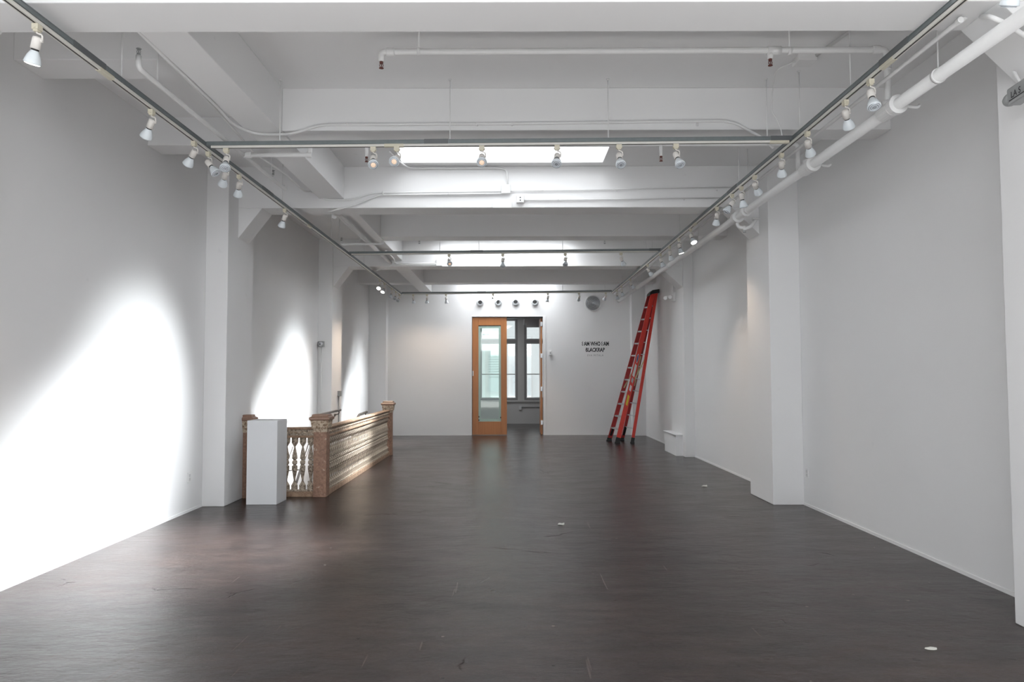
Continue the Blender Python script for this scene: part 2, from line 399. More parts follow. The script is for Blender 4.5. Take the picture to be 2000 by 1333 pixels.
for i, (a, b) in enumerate(xs):
    fm = MB(); w_ = .06
    for (x0, x1, z0, z1) in ((a, a + w_, sill, top), (b - w_, b, sill, top), (a + w_, b - w_, top - w_, top), (a + w_, b - w_, sill, sill + w_), (a + w_, b - w_, tr - .06, tr + .06)):
        fm.box(x0, x1, RY + .02, RY + .1, z0, z1)
    fo = struct(fm.build('window_%d' % (i + 4), FRAMED))
    fi = MB(); v_ = .03
    for z0, z1 in ((sill + w_, tr - .06), (tr + .06, top - w_)):
        for (x0, x1, c0, c1) in ((a + w_, a + w_ + v_, z0, z1), (b - w_ - v_, b - w_, z0, z1), (a + w_ + v_, b - w_ - v_, z0, z0 + v_), (a + w_ + v_, b - w_ - v_, z1 - v_, z1)):
            fi.box(x0, x1, RY + .04, RY + .085, c0, c1)
    zm = sill + w_ + (tr - sill) * .40
    fi.box(a + w_ + v_, b - w_ - v_, RY + .04, RY + .083, zm, zm + .035)
    fi.build('window_sash', FRAMEL, fo)
    MB().box(a + w_, b - w_, RY + .055, RY + .062, sill + w_, top - w_).build('pane', GLASS, fo)
# neighbouring building outside
ff = thing('neighbouring_building', (0, 31, 0), 'white facade of the building opposite, seen through the far room windows', 'building')
fb = MB().box(-9, 9, 31, 31.3, -3, 12)
part(fb, 'facade', FACADE, ff)
for (x0, x1, y0, y1) in ((952, 986, 690, 768), (1030, 1038, 735, 775), (1000, 1012, 712, 770)):
    p = at(x0, y0, Y=30.98); q = at(x1, y1, Y=30.98)
    fw = part(MB().box(p.x, q.x, 30.9, 31.0, q.z, p.z), 'window_frame', FRAMEL, ff)
    g = MB()
    n = 9 if x0 < 1000 else 3
    for k in range(n):
        g.box(p.x + .04, q.x - .04, 30.87, 30.9, p.z - .06 - (p.z - q.z) * .55 * (k + 1) / n, p.z - .06 - (p.z - q.z) * .55 * (k + .15) / n)
    g.box(p.x + .04, q.x - .04, 30.86, 30.9, q.z + .06, q.z + (p.z - q.z) * .38)
    gb = part(g, 'blind', BLIND, ff)
# ceiling unit in the far room
p = at(1031, 624, Y=23.4); q = at(1055, 640, Y=23.4)
hv = thing('ceiling_heater', (p.x, 23.4, q.z), 'dark grey sheet metal ceiling unit hanging in the far room, behind the open door', 'heater')
part(MB().prism([(p.x - .12, q.z + .12), (p.x - .12, q.z + .34), (q.x + .5, q.z + .34), (q.x + .5, q.z + .12)], 'y', 23.4, 24.3), 'housing', DUCT, hv)
part(MB().box(p.x - .05, q.x + .3, 23.36, 23.4, q.z + .0, q.z + .14).box(p.x, q.x + .25, 23.34, 23.36, q.z + .06, q.z + .08), 'louver', DUCT, hv)
# conduit with box on the far room wall
c0 = rp(1016, 797); c1 = rp(1062, 797)
cc = thing('wall_socket', (c0.x, RY, c0.z), 'pale surface socket with grey conduit low on the far room wall', 'socket')
part(MB().box(c0.x - .05, c0.x + .05, RY - .05, RY, c0.z - .07, c0.z + .07), 'box', FRAMEL, cc, .004)
part(MB().tube([(c0.x + .05, RY - .025, c0.z + .02), (RX1, RY - .025, c0.z + .03)], .014, 8), 'conduit', GREYBOX, cc)

# ------------------------------------------------------------------ doorway
jb = MB().box(DX1, DX1 + .08, YF - .012, YF + .2, 0, DZ + .02)
jb.box(DX0 - .012, DX0, YF - .006, YF + .2, 0, DZ + .01).box(DX0, DX1, YF - .006, YF + .2, DZ, DZ + .012)
trim(jb, WALL, .003)
def door_part_world(mb, name, mat, par, bevel=0.): return mb.build(name, mat, par, bevel)
LX0, LX1 = DX0 + .005, at(990, 740, Y=YF + .06).x
LY0, LY1, LZ0, LZ1 = YF + .04, YF + .085, .012, DZ - .012
GX0, GX1 = at(934.5, 700, Y=LY0).x, at(978.5, 700, Y=LY0).x
GZ0, GZ1 = at(950, 824, Y=LY0).z, at(950, 636, Y=LY0).z
d1 = MB().box(LX0, GX0, LY0, LY1, LZ0, LZ1).box(GX1, LX1, LY0, LY1, LZ0, LZ1).box(GX0, GX1, LY0, LY1, LZ0, GZ0).box(GX0, GX1, LY0, LY1, GZ1, LZ1)
D1 = struct(d1.build('door_1', DOORW, bevel=.004))
D1['label'] = 'closed cherry veneer door leaf with a tall narrow glass panel'
g = MB(); e = .075
g.box(GX0, GX0 + e * .8, LY0 + .012, LY0 + .02, GZ0, GZ1 - .024).box(GX1 - e * .8, GX1, LY0 + .012, LY0 + .02, GZ0, GZ1 - .024).box(GX0 + e * .8, GX1 - e * .8, LY0 + .012, LY0 + .02, GZ0, GZ0 + e).box(GX0 + e * .8, GX1 - e * .8, LY0 + .012, LY0 + .02, GZ1 - e, GZ1 - .024)
g.build('glass_border', GREEN, D1)
MB().box(GX0, GX1, LY0 + .022, LY0 + .03, GZ0, GZ1).build('glass_pane', GLASSG, D1)
g = MB().box(GX0, GX1, LY0 + .008, LY0 + .02, GZ1 - .022, GZ1)
for zz in (GZ0 + .02, GZ0 + .11):
    g.box(GX0, GX0 + .025, LY0 + .0, LY0 + .02, zz, zz + .04)
g.box(GX1 - .025, GX1, LY0, LY0 + .02, GZ0 + .09, GZ0 + .13)
g.build('glass_clip', DARK, D1)
MB().box(LX0 + .012, LX0 + .035, LY0 - .01, LY0, 1.62, 1.76).build('lock_plate', ALU, D1)
# open right leaf, seen on its edge
OX0, OX1 = DX1 - .058, DX1 - .013
d2 = MB().box(OX0, OX1, YF + .1, YF + 1.05, LZ0, LZ1)
D2 = struct(d2.build('door_2', DOORW, bevel=.003)); D2['label'] = 'open cherry veneer door leaf swung into the far room'
for zy in (633, 695, 760, 826):
    z = at(1058, zy, Y=YF + .05).z
    MB().box(OX0 - .004, DX1, YF + .088, YF + .1, z - .06, z + .06).tube([(DX1 - .006, YF + .082, z - .06), (DX1 - .006, YF + .082, z + .06)], .008, 8).build('hinge', ALU, D2)
trim(MB().box(LX1, DX1, YF + .03, YF + .1, DZ - .035, DZ), DARK)

# ------------------------------------------------------------------ stairs
st = thing('staircase', (XL, HY1, -.1), 'pale worn stair flight going down toward the camera inside the balustrade', 'stairs')
tm = MB(); rm = MB()
n_ = 16
for k in range(n_):
    y1 = HY1 - k * .28; z1 = -(k + 1) * .18
    if y1 - .28 < HY0: break
    tm.box(XL, HX, y1 - .30, y1, z1 - .03, z1)
    rm.box(XL, HX, y1 - .012, y1, z1, z1 + .15)
part(tm, 'tread', STAIRW, st); part(rm, 'riser', PAINTW, st)
for (xx, ye, lab) in ((-3.47, 15.15, 'dark bronze handrail on the left wall beside the stairwell column'), (-2.76, 14.25, 'dark bronze handrail just inside the long balustrade panel')):
    w = XL if xx < -3 else HX
    hr = thing('handrail', (xx, ye, .93), lab, 'handrail')
    sl = .74
    yb_, zb_ = 13.45, .915
    part(MB().tube([(xx, ye, .93), (xx, yb_, zb_), (xx, 10.5, zb_ - (yb_ - 10.5) * sl)], .022, 10, .15), 'rail', BRONZE, hr)
    for yy, zz in ((ye - .12, .93), (12.4, zb_ - 1.05 * sl), (11.2, zb_ - 2.25 * sl)):
        wx = -3.56 if (xx < -3 and yy > 14.75) else (XL if xx < -3 else -2.56)
        if xx > -3 and yy < 14: continue
        part(MB().tube([(xx, yy, zz - .02), (xx, yy, zz - .07), (wx, yy, zz - .1)], .009, 8, .03).lathe([(.03, 0), (.03, .012)], (wx, yy, zz - .1), (1 if xx < -3 else -1, 0, 0), 14), 'bracket', BRONZE, hr)

# ------------------------------------------------------------------ balustrade
bx, by = -2.555, 10.06
bal = thing('balustrade', (bx, by, 0), 'weathered carved balustrade with scraped newel posts around the stairwell', 'balustrade')
def newel(cx, cy, w, nm='newel_post', half=False):
    h = w / 2; x0 = cx - h; x1 = cx + h
    o = part(MB().box(x0, x1, cy - h, cy + h, 0, .90), nm, PINKBROWN, bal, .006)
    nk = MB()
    def sq(s_, z): return [Vector((cx - s_ if not half else x0, cy - s_, z)), Vector((cx + s_, cy - s_, z)), Vector((cx + s_, cy + s_, z)), Vector((cx - s_ if not half else x0, cy + s_, z))]
    nk.ring_loft([sq(h + .003, .865), sq(h + .006, .90), sq(h + .022, .925), sq(h + .022, .945), sq(h + .03, 1.005), sq(h + .034, 1.02)], smooth=False)
    for k in range(3):      # carved scrolls
        a = cx - h * .7 + k * h * .7
        nk.lathe([(.018, 0), (.018, .006), (.009, .009)], (a, cy - h - .024, .972), (0, -1, 0), 12)
        nk.lathe([(.018, 0), (.018, .006), (.009, .009)], (cx + h + .024, cy - h * .7 + k * h * .7, .972), (1, 0, 0), 12)
    c1 = nk; bmesh.ops.translate(c1.bm, verts=c1.bm.verts[:], vec=-Vector(bal.location))
    c1.build('carved_neck', NEWELTOP, o)
    cp = MB().ring_loft([sq(h + .036, 1.02), sq(h + .05, 1.035), sq(h + .05, 1.06), sq(h + .02, 1.075), sq(h + .02, 1.095), sq(h + .01, 1.102)], smooth=False)
    bmesh.ops.translate(cp.bm, verts=cp.bm.verts[:], vec=-Vector(bal.location))
    cp.build('cap', CAPW, o, .002)
newel(bx, by, .175)
newel(-2.525, 15.32, .165)
newel(-3.51, 9.95, .10, half=True)
prof = [(.040, 0), (.040, .066), (.036, .075), (.011, .118), (.011, .13), (.028, .22), (.033, .262), (.033, .282), (.018, .296), (.018, .302),
        (.030, .312), (.034, .332), (.030, .352), (.018, .362), (.018, .368), (.034, .38), (.034, .42), (.026, .47), (.011, .565), (.011, .578), (.037, .632), (.040, .64), (.040, .70)]
def baluster_mesh(flip=False):
    b = MB(); zt = .785; sc = (.785 - .085) / .70
    rings = []
    for w, h in prof:
        z = zt - h * sc; pw, pd = (w, w * .72) if not flip else (w * .72, w)
        rings.append([Vector((pw * c, pd * s_, z)) for c, s_ in ((1, .55), (.6, 1), (-.6, 1), (-1, .55), (-1, -.55), (-.6, -1), (.6, -1), (1, -.55))])
    b.ring_loft(rings, smooth=False)
    # carved leaf bumps
    for zc in (.53, .345, .16, .75):
        for s_ in (-1, 1):
            w = .03
            b.lathe([(.0, -.022), (.010, -.012), (.013, 0), (.010, .012), (0, .022)], (0, s_ * .026, zc) if not flip else (s_ * .026, 0, zc), (0, 0, 1), 6)
    return b
def place_balusters(first, pts):
    for i, p in enumerate(pts):
        o = first if i == 0 else first.copy()
        if i: COL.objects.link(o)
        o.parent = bal; o.location = Vector(p) - Vector(bal.location)
b0 = baluster_mesh().build('baluster', BALW, bal)
place_balusters(b0, [(-2.70 - .1075 * k, by + .005, 0) for k in range(7)])
b1 = baluster_mesh(True).build('baluster', BALW, bal)
ys = [10.225 + k * .1075 for k in range(47)]
place_balusters(b1, [(-2.535, y, 0) for y in ys])
def rail_front(z0, z1, w): return MB().box(-3.47, bx - .08, by - w / 2 + .005, by + w / 2 + .005, z0, z1)
def rail_long(z0, z1, w): return MB().box(-2.535 - w / 2, -2.535 + w / 2, by + .08, 15.25, z0, z1)
for fn in (rail_front, rail_long):
    part(fn(.895, .925, .12), 'handrail_cap', RAILW, bal, .01)
    part(fn(.815, .895, .07), 'frieze', BALW, bal, .004)
    part(fn(.785, .815, .10), 'upper_moulding', RAILW, bal, .008)
    part(fn(.0, .07, .11), 'bottom_rail', RAILW, bal, .004)
    part(fn(.07, .088, .085), 'lower_moulding', BALW, bal, .004)
# carved leaves along the friezes
m = MB()
k = 0
x = -3.38
while x < bx - .1:
    m.lathe([(.002, -.03), (.015, -.01), (.017, .01), (.002, .03)], (x, by - .028, .855), (1, 0, .5 if k % 2 else -.5), 8); x += .06; k += 1
part(m, 'carved_leaf', NEWELTOP, bal)
m = MB()
for k in range(84):
    m.lathe([(.002, -.03), (.015, -.01), (.017, .01), (.002, .03)], (-2.535 + .034, 10.2 + k * .06, .855), (0, 1, .5 if k % 2 else -.5), 8)
part(m, 'carved_leaf', NEWELTOP, bal)
# black fabric strip hanging behind the wall newel
# ------------------------------------------------------------------ plinth
pa, pb, pc = at(480.5, 986.5, Z=0), at(540, 986.5, Z=0), at(559.5, 976.5, Z=0)
sd = (pc - pb); sd = sd.normalized() * .385; pd = pa + sd
zt = at(510, 822, Y=(pa.y + pb.y) / 2).z
loop = [(p.x, p.y) for p in (pa, pb, pb + sd, pd)]
plo = MB().prism(loop, 'z', 0, zt)
o = plo.build('display_plinth', PLINTH, bevel=.003, at_=((pa.x + pc.x) / 2, (pa.y + pc.y) / 2, 0))
tag(o, 'plain white display plinth standing in front of the balustrade', 'plinth')

# ------------------------------------------------------------------ step ladder
F1, F2, G1, G2 = Vector((2.545, 17.90, 0)), Vector((2.425, 18.50, 0)), Vector((2.90, 17.88, 0)), Vector((2.76, 18.56, 0))
F1t, F2t = at(1275.5, 573, Y=18.02), at(1269.5, 574, Y=18.36)
G1t, G2t = at(1282.5, 571, Y=18.02), at(1279, 572, Y=18.36)
lad = thing('step_ladder', (2.66, 18.2, 0), 'tall red fibreglass step ladder with black feet, leaning closed against the right wall', 'ladder')
def channel(a, b, w, th, inward, mat, name, z0=.07):
    d = (b - a).normalized(); a = a + d * (z0 / d.z)
    side = Vector((1, 0, 0)); side = (side - d * side.dot(d)).normalized()
    iw = Vector(inward).normalized(); iw = (iw - d * iw.dot(d)).normalized()
    m = MB()
    m.bar(a, b, w, .007, side=side)
    for s_ in (-1, 1):
        o_ = side * s_ * (w / 2 - .004) + iw * th / 2
        m.bar(a + o_, b + o_, .007, th, side=side)
    return part(m, name, mat, lad)
ny = Vector((0, 1, 0))
r1 = channel(F1, F1t, .105, .034, ny, RED, 'front_rail'); r2 = channel(F2, F2t, .105, .034, -ny, REDD, 'front_rail')
r3 = channel(G1, G1t, .072, .030, ny, RED, 'rear_rail'); r4 = channel(G2, G2t, .072, .030, -ny, REDD, 'rear_rail')
for i, (a, b, w) in enumerate(((F1, F1t, .11), (F2, F2t, .11), (G1, G1t, .078), (G2, G2t, .078))):
    d = (b - a).normalized(); q = a + d * (.13 / d.z)
    s_ = 1 if i % 2 == 0 else -1
    m = MB().bar(a + Vector((0, -s_ * .006, .016)), q + Vector((0, -s_ * .006, 0)), w + .006, .012, side=(1, 0, 0))
    m.box(a.x - w / 2 - .012, a.x + w / 2 + .012, a.y - .028, a.y + .028, 0, .028)
    for sx in (-1, 1):
        c = a + d * (.07 / d.z)
        m.lathe([(.012, 0), (.012, .006)], (c.x + sx * w * .22, c.y - .012, c.z), (0, -1, 0), 10)
    part(m, 'rubber_foot', DARK, lad, .003)
# knee brace of the lowest step
for a, b, s_ in ((F2, F2t, -1), (G2, G2t, -1)):
    d = (b - a).normalized()
    part(MB().bar(a + d * .14 + ny * (s_ * .02), a + d * .36 + ny * (s_ * .10) , .05, .012, side=(1, 0, 0)), 'knee_brace', DARK, lad)
nst = 12
for k in range(1, nst):
    t_ = k * .305 / 3.74 + .012
    a = F1.lerp(F1t, t_); b = F2.lerp(F2t, t_)
    st_ = MB().bar(a + ny * .006, b - ny * .006, .095, .006, side=(1, 0, 0)); st_.bar(a + Vector((-.045, .006, -.017)), b + Vector((-.045, -.006, -.017)), .004, .032, side=(1, 0, 0)); st_.bar(a + Vector((.045, .006, -.014)), b + Vector((.045, -.006, -.014)), .004, .026, side=(1, 0, 0))
    part(st_, 'step', ALU, lad)
    a = G1.lerp(G1t, t_); b = G2.lerp(G2t, t_)
    part(MB().bar(a + ny * .006, b - ny * .006, .03, .022, side=(1, 0, 0)), 'rear_brace', ALU, lad)
tc_ = (F1t + F2t + G1t + G2t) / 4
cap = MB().prism([(F1t.x - .085, F1t.z - .05), (F1t.x - .075, F1t.z + .01), (F1t.x - .02, F1t.z + .07), (G1t.x + .055, G1t.z + .07), (G1t.x + .055, G1t.z - .02), (F1t.x - .02, F1t.z - .02)], 'y', 17.96, 18.42)
for k in range(4):
    cap.lathe([(.012, 0), (.012, .005)], (F1t.x - .03 + k * .035, 17.96, F1t.z + .03), (0, -1, 0), 10)
part(cap, 'top_cap', DARK, lad, .008)
for a, a2, b, b2, off in ((F1, F1t, G1, G1t, .02), (F2, F2t, G2, G2t, -.02)):
    p = a.lerp(a2, .50); q = b.lerp(b2, .42); mid = Vector(((p.x + q.x) / 2 + .03, p.y + off, p.z - .62))
    pp = a.lerp(a2, .36); qq = b.lerp(b2, .57)
    part(MB().bar(pp + ny * off, qq + ny * off, .028, .005, side=(1, 0, 0)), 'spreader_bar', BRASS, lad)
    part(MB().bar(qq + ny * off, b.lerp(b2, .37) + ny * (off * 1.3), .022, .005, side=(1, 0, 0)), 'spreader_bar', BRASS, lad)
def sticker(t0, t1, w, mat, nm, label, oval=False):
    a = F1.lerp(F1t, t0); b = F1.lerp(F1t, t1); d = (b - a).normalized()
    sv = Vector((1, 0, 0)); sv = (sv - d * sv.x).normalized()
    m = MB(); c = (a + b) / 2; hl = (b - a).length / 2; n = 20
    o_ = Vector((0, -.0055, 0))
    if oval: pts = [c + d * hl * math.cos(2 * math.pi * i / n) + sv * w / 2 * math.sin(2 * math.pi * i / n) + o_ for i in range(n)]
    else: pts = [a - sv * w / 2 + o_, a + sv * w / 2 + o_, b + sv * w / 2 + o_, b - sv * w / 2 + o_]
    q = [p + Vector((0, .003, 0)) for p in pts]
    m.ring_loft([pts, q], smooth=False)
    ob = part(m, nm, mat, lad); ob['label'] = label; return ob
sticker(.53, .59, .06, LBLW, 'sticker', 'oval sticker with a blue centre', True)
sb = sticker(.535, .585, .042, LBLB, 'sticker', 'blue centre of the oval sticker', True); sb.location.y -= .003
sticker(.44, .52, .07, LBLW, 'sticker', 'white printed sticker')
sticker(.40, .43, .06, GREYBOX, 'sticker', 'small grey sticker')
sticker(.345, .38, .06, LBLW, 'sticker', 'small square white sticker')
sticker(.25, .315, .062, LBLY, 'sticker', 'yellow sticker')

# ------------------------------------------------------------------ lighting tracks
TX0, TX1, TZL, TZR = -2.825, 2.615, 3.755, 3.80
def track(p, q, label, nm='lighting_track', joints=(), slots=(), rods=(), cl=.19):
    """p, q: ends at the middle of the strut"""
    p, q = Vector(p), Vector(q); t = thing(nm, p, label, 'track', 'ceiling lighting tracks')
    up = Vector((0, 0, 1)); d = (q - p).normalized(); L_ = (q - p).length
    m = MB().bar(p, q, .041, .036)
    for s_ in (-1, 1):      # rolled lips of the strut
        sd_ = d.cross(up).normalized() * s_ * .0215
        m.bar(p + sd_ + up * .014, q + sd_ + up * .014, .004, .006); m.bar(p + sd_ - up * .014, q + sd_ - up * .014, .004, .006)
    part(m, 'strut_channel', STRUT, t)
    a = p - up * .030 + d * .04; b = q - up * .030 - d * .04
    part(MB().bar(a, b, .034, .022), 'power_track', TRACKW, t, .002)
    part(MB().bar(a - up * .0115, b - up * .0115, .010, .003), 'track_slot', SLOT, t)
    for j in joints:
        c = p + d * (j * L_); part(MB().bar(c - d * cl, c + d * cl, .050, .042), 'strut_coupling', STRUTD, t, .002)
    for j in slots:
        c = p + d * (j * L_) - up * .031; part(MB().bar(c - d * .09, c + d * .09, .038, .028), 'track_joiner', CREAM, t, .003)
    for j, zt_ in rods:
        c = p + d * (j * L_); part(MB().tube([c + up * .02, (c.x, c.y, zt_)], .005, 8).lathe([(.014, 0), (.014, .012)], (c.x, c.y, zt_ - .012), (0, 0, 1), 10), 'hanger_rod', PAINTW, t)
    return t
YT0, YT1 = 1.0, 19.05
def fy(y_): return (y_ - YT0) / (YT1 - YT0)
jy = [at(170, 115, X=TX0).y, at(520, 375, X=TX0).y, at(735, 540, X=TX0).y]
track((TX0, YT0, TZL), (TX0, YT1, TZL - .02), 'grey strut and ivory track running the length of the left side', joints=[fy(v) for v in jy],
      slots=[fy(at(205, 160, X=TX0).y), fy(at(603, 447, X=TX0).y)], rods=[(fy(5.3), ZC), (fy(2.6), ZC), (fy(9.1), ZC), (fy(11.6), ZC), (fy(14.2), ZC), (fy(17.2), ZC)])
track((TX1, YT0, TZR), (TX1, YT1, TZR - .03), 'grey strut and ivory track running the length of the right side', joints=[fy(at(1750, 100, X=TX1).y), fy(at(1433, 372, X=TX1).y), fy(at(1210, 562, X=TX1).y)],
      slots=[fy(at(1735, 138, X=TX1).y), fy(at(1358, 445, X=TX1).y)], rods=[(fy(5.6), ZC), (fy(6.6), ZC), (fy(8.4), ZC), (fy(11.4), ZC), (fy(13.6), ZC), (fy(17.4), ZC)])
CT = [(6.77, 'nearest cross track of grey strut, carrying seven spotlights', ((850 - 398) / 1152,), (.98, .32)),
      (12.8, 'middle cross track of grey strut, below the second skylight', (.41,), ()), (19.0, 'farthest cross track of grey strut, in front of the far wall', (.38,), ())]
rx = {0: (543, 878, 1190, 1503), 1: (660, 858, 935, 1100, 1265), 2: (793, 960, 1100, 1183)}
for i, (yy, lab, jn, sl_) in enumerate(CT):
    rods = []
    for x_ in rx[i]:
        X_ = at(x_, (277, 495, 574)[i], Y=yy).x; rods.append(((X_ - TX0) / (TX1 - TX0), ZC))
    if i == 2: rods = [(j, ZC) if not (SX0 < TX0 + j * (TX1 - TX0) < SX1) else (j, ZC + .9) for j, _ in rods]
    if i == 2: rods = [(j, z_) for j, z_ in rods if z_ < 4.5]
    track((TX0 + .022, yy, TZL), (TX1 - .022, yy, TZR - .005), lab, joints=jn + (.985,) if i < 2 else jn, slots=sl_, rods=rods, cl=.11)

# ------------------------------------------------------------------ track spotlights
def head_meshes():
    """one of each kind of part, modelled with the lamp axis along -Z from the pivot"""
    ad = MB().box(-.024, .024, -.017, .017, -.036, 0).box(-.018, .018, -.014, .014, -.05, -.036)
    return ad
def mesh_of(mb, name, mats, bevel=0.):
    bmesh.ops.recalc_face_normals(mb.bm, faces=mb.bm.faces[:])
    me = bpy.data.meshes.new(name); mb.bm.to_mesh(me); mb.bm.free()
    for m in (mats if isinstance(mats, (list, tuple)) else [mats]): me.materials.append(m)
    return me
ME_AD = mesh_of(MB().box(-.019, .019, -.024, .024, -.034, 0).box(-.014, .014, -.018, .018, -.044, -.034).box(-.006, .006, -.03, .03, -.03, -.022), 'adapter', CREAM)
ME_ARM = mesh_of(MB().tube([(0, 0, -.04), (0, .0, -.052), (.032, 0, -.062), (.034, 0, -.10)], .0055, 8, .012).lathe([(.010, 0), (.010, .012)], (.024, 0, -.10), (1, 0, 0), 12), 'arm', HOLDER)
ME_HOLD = mesh_of(MB().lathe([(.006, .028), (.022, .024), (.026, .016), (.027, 0), (.027, -.045), (.024, -.046)], seg=24), 'lamp_holder', HOLDER)
ME_NECK = mesh_of(MB().lathe([(.021, -.046), (.021, -.056)], seg=20), 'dark_neck', DARK)
ME_BULB = mesh_of(MB().lathe([(.018, -.050), (.021, -.058), (.026, -.068), (.036, -.088), (.043, -.108), (.0475, -.128), (.0475, -.134), (.041, -.1355)], seg=28, caps=False), 'bulb', BULB)
def lens_mesh(mat, nm):
    m = MB().lathe([(.041, -.1335), (.041, -.136), (.033, -.139), (.018, -.141), (.001, -.1415)], seg=28, mi=0)
    if mat is LENS:
        m.lathe([(.036, -.1385), (.036, -.1415), (.031, -.1425), (.030, -.1395)], seg=24, mi=1)
        m.lathe([(.022, -.1405), (.022, -.143), (.018, -.1435), (.017, -.141)], seg=24, mi=1)
    return mesh_of(m, nm, [mat, LENSRING])
ME_L = {0: lens_mesh(LENS, 'lens'), 1: lens_mesh(EMW, 'lens'), 2: lens_mesh(LENS, 'lens')}
ME_G = mesh_of(MB().lathe([(.024, -.141), (.022, -.1445), (.001, -.1455)], seg=20), 'warm_centre', EMD)
PIV = Vector((0, 0, -.10)); LB = .105
def spot(base, target_px, near, lit, label, group, across):
    """base: point on the underside of the track; target_px: where the bulb's middle shows in the photo"""
    t = thing('track_spotlight', base, label, 'spotlight', group)
    pv = Vector(base) + PIV; u = raydir(*target_px); w = pv - CAM; b_ = w.dot(u); c_ = w.dot(w) - LB * LB; disc = b_ * b_ - c_
    if disc > 0: s_ = b_ - math.sqrt(disc) if near else b_ + math.sqrt(disc)
    else: s_ = b_
    q = CAM + u * s_; d = (q - pv).normalized()
    if d.z > -.12: d.z = -.12; d.normalize()
    def add(me, rot=None, loc=(0, 0, 0)):
        o_ = bpy.data.objects.new(me.name.split('.')[0], me); COL.objects.link(o_); o_.parent = t; o_.location = loc
        if rot is not None: o_.rotation_mode = 'QUATERNION'; o_.rotation_quaternion = rot
        return o_
    rz = Matrix.Rotation(0 if not across else R(90), 3, 'Z').to_quaternion()
    add(ME_AD, rz); add(ME_ARM, rz if not across else Matrix.Rotation(0, 3, 'Z').to_quaternion())
    rot = Vector((0, 0, -1)).rotation_difference(d)
    face = 1 if lit == 3 else lit
    add(ME_HOLD, rot, PIV); bo = add(ME_BULB, rot, PIV)
    nk = add(ME_NECK, rot, PIV)
    lo = add(ME_L[face], rot, PIV)
    if face == 1: lo['label'] = 'brightly lit lens'
    if lit == 2: add(ME_G, rot, PIV)['label'] = 'faintly glowing warm centre of the lens'
    return pv, d
GL = 'spotlights on the left track'; GR = 'spotlights on the right track'
left = [((72, 68), (64, 118), 1, 1), ((296, 227), (287, 262), 0, 0), ((379, 286), (369, 317), 0, 0), ((407, 306), (419, 334), 1, 0), ((440, 331), (436, 357), 0, 0),
        ((467, 350), (465, 378), 0, 0), ((556, 417), (551, 439), 0, 0), ((742, 550), (740, 562), 1, 1), ((751, 556), (748, 569), 1, 1), ((765, 566), (763, 579), 1, 0), ((773, 571), (771, 583), 1, 0), ((780, 577), (777, 587), 1, 0)]
warm = []
for i, (a, b, nr, lit) in enumerate(left):
    y_ = at(*a, X=TX0).y
    z_ = TZL - .02 * fy(y_) - .044
    extra = ', lit' if lit == 1 else (', turned toward the room' if i == 3 else '')
    pv, d = spot((TX0, y_, z_), b, nr, lit, 'white track spotlight%s, %s from the camera on the left track' % (extra, ORD[i]), GL, False)
    if lit == 1: warm.append((pv, d, 'l', i))
right = [((1985, -90), (1972, 6), 0, 0), ((1700, 163), (1706, 203), 1, 0), ((1651, 202), (1657, 243), 0, 0), ((1577, 265), (1582, 297), 0, 0), ((1526, 306), (1527, 338), 0, 0), ((1474, 350), (1480, 374), 0, 0),
         ((1448, 373), (1452, 400), 0, 0), ((1430, 388), (1421, 410), 1, 0), ((1400, 412), (1399, 435), 0, 0), ((1349, 452), (1354, 471), 1, 1), ((1326, 470), (1330, 492), 1, 1), ((1308, 488), (1311, 504), 0, 0),
         ((1290, 501), (1295, 518), 0, 0), ((1265, 524), (1271, 535), 0, 0), ((1231, 553), (1238, 563), 0, 0), ((1214, 567), (1216, 577), 0, 0), ((1205, 573), (1206, 583), 0, 0)]
for i, (a, b, nr, lit) in enumerate(right):
    y_ = at(*a, X=TX1).y
    z_ = TZR - .03 * fy(y_) - .044
    extra = ', lit' if lit == 1 else (', twisted back toward the room' if i == 7 else '')
    pv, d = spot((TX1, y_, z_), b, nr, lit, 'white track spotlight%s, %s from the camera on the right track' % (extra, ORD[i]), GR, False)
    if lit == 1: warm.append((pv, d, 'r', i))
cross = [(6.77, 292, 'nearest cross track', [(442, (440, 325), 1, 0), (729, (729, 319), 1, 2), (775, (771, 314), 1, 2), (941, (941, 315), 1, 2), (1088, (1087, 317), 1, 0), (1209, (1212, 318), 1, 0), (1320, (1327, 318), 1, 0)]),
         (12.8, 501, 'middle cross track', [(877, (878, 514), 1, 2), (982, (982, 518), 1, 0), (1104, (1104, 515), 1, 0), (1213, (1217, 515), 0, 0)]),
         (19.0, 579, 'farthest cross track', [(807, (808, 590), 0, 3), (834, (834, 590), 0, 3), (871, (872, 590), 0, 3), (963, (961, 588), 1, 1), (1070, (1069, 589), 1, 1), (1131, (1130, 585), 0, 0), (1183, (1181, 584), 0, 0)])]
for yy, ty, nm, ls in cross:
    for i, (ax_, b, nr, lit) in enumerate(ls):
        X_ = at(ax_, ty, Y=yy).x; f_ = (X_ - TX0) / (TX1 - TX0)
        z_ = TZL + (TZR - .005 - TZL) * f_ - .044
        extra = {0: '', 1: ', lit', 2: ', glowing faintly', 3: ' facing away'}[lit]
        pv, d = spot((X_, yy, z_), b, nr, lit, 'white track spotlight%s, %s from the left on the %s' % (extra, ORD[i], nm), 'spotlights on the ' + nm, True)
        if lit == 1: warm.append((pv, d, 'c', i))
        if lit == 3: warm.append((pv, d, 'w', i))

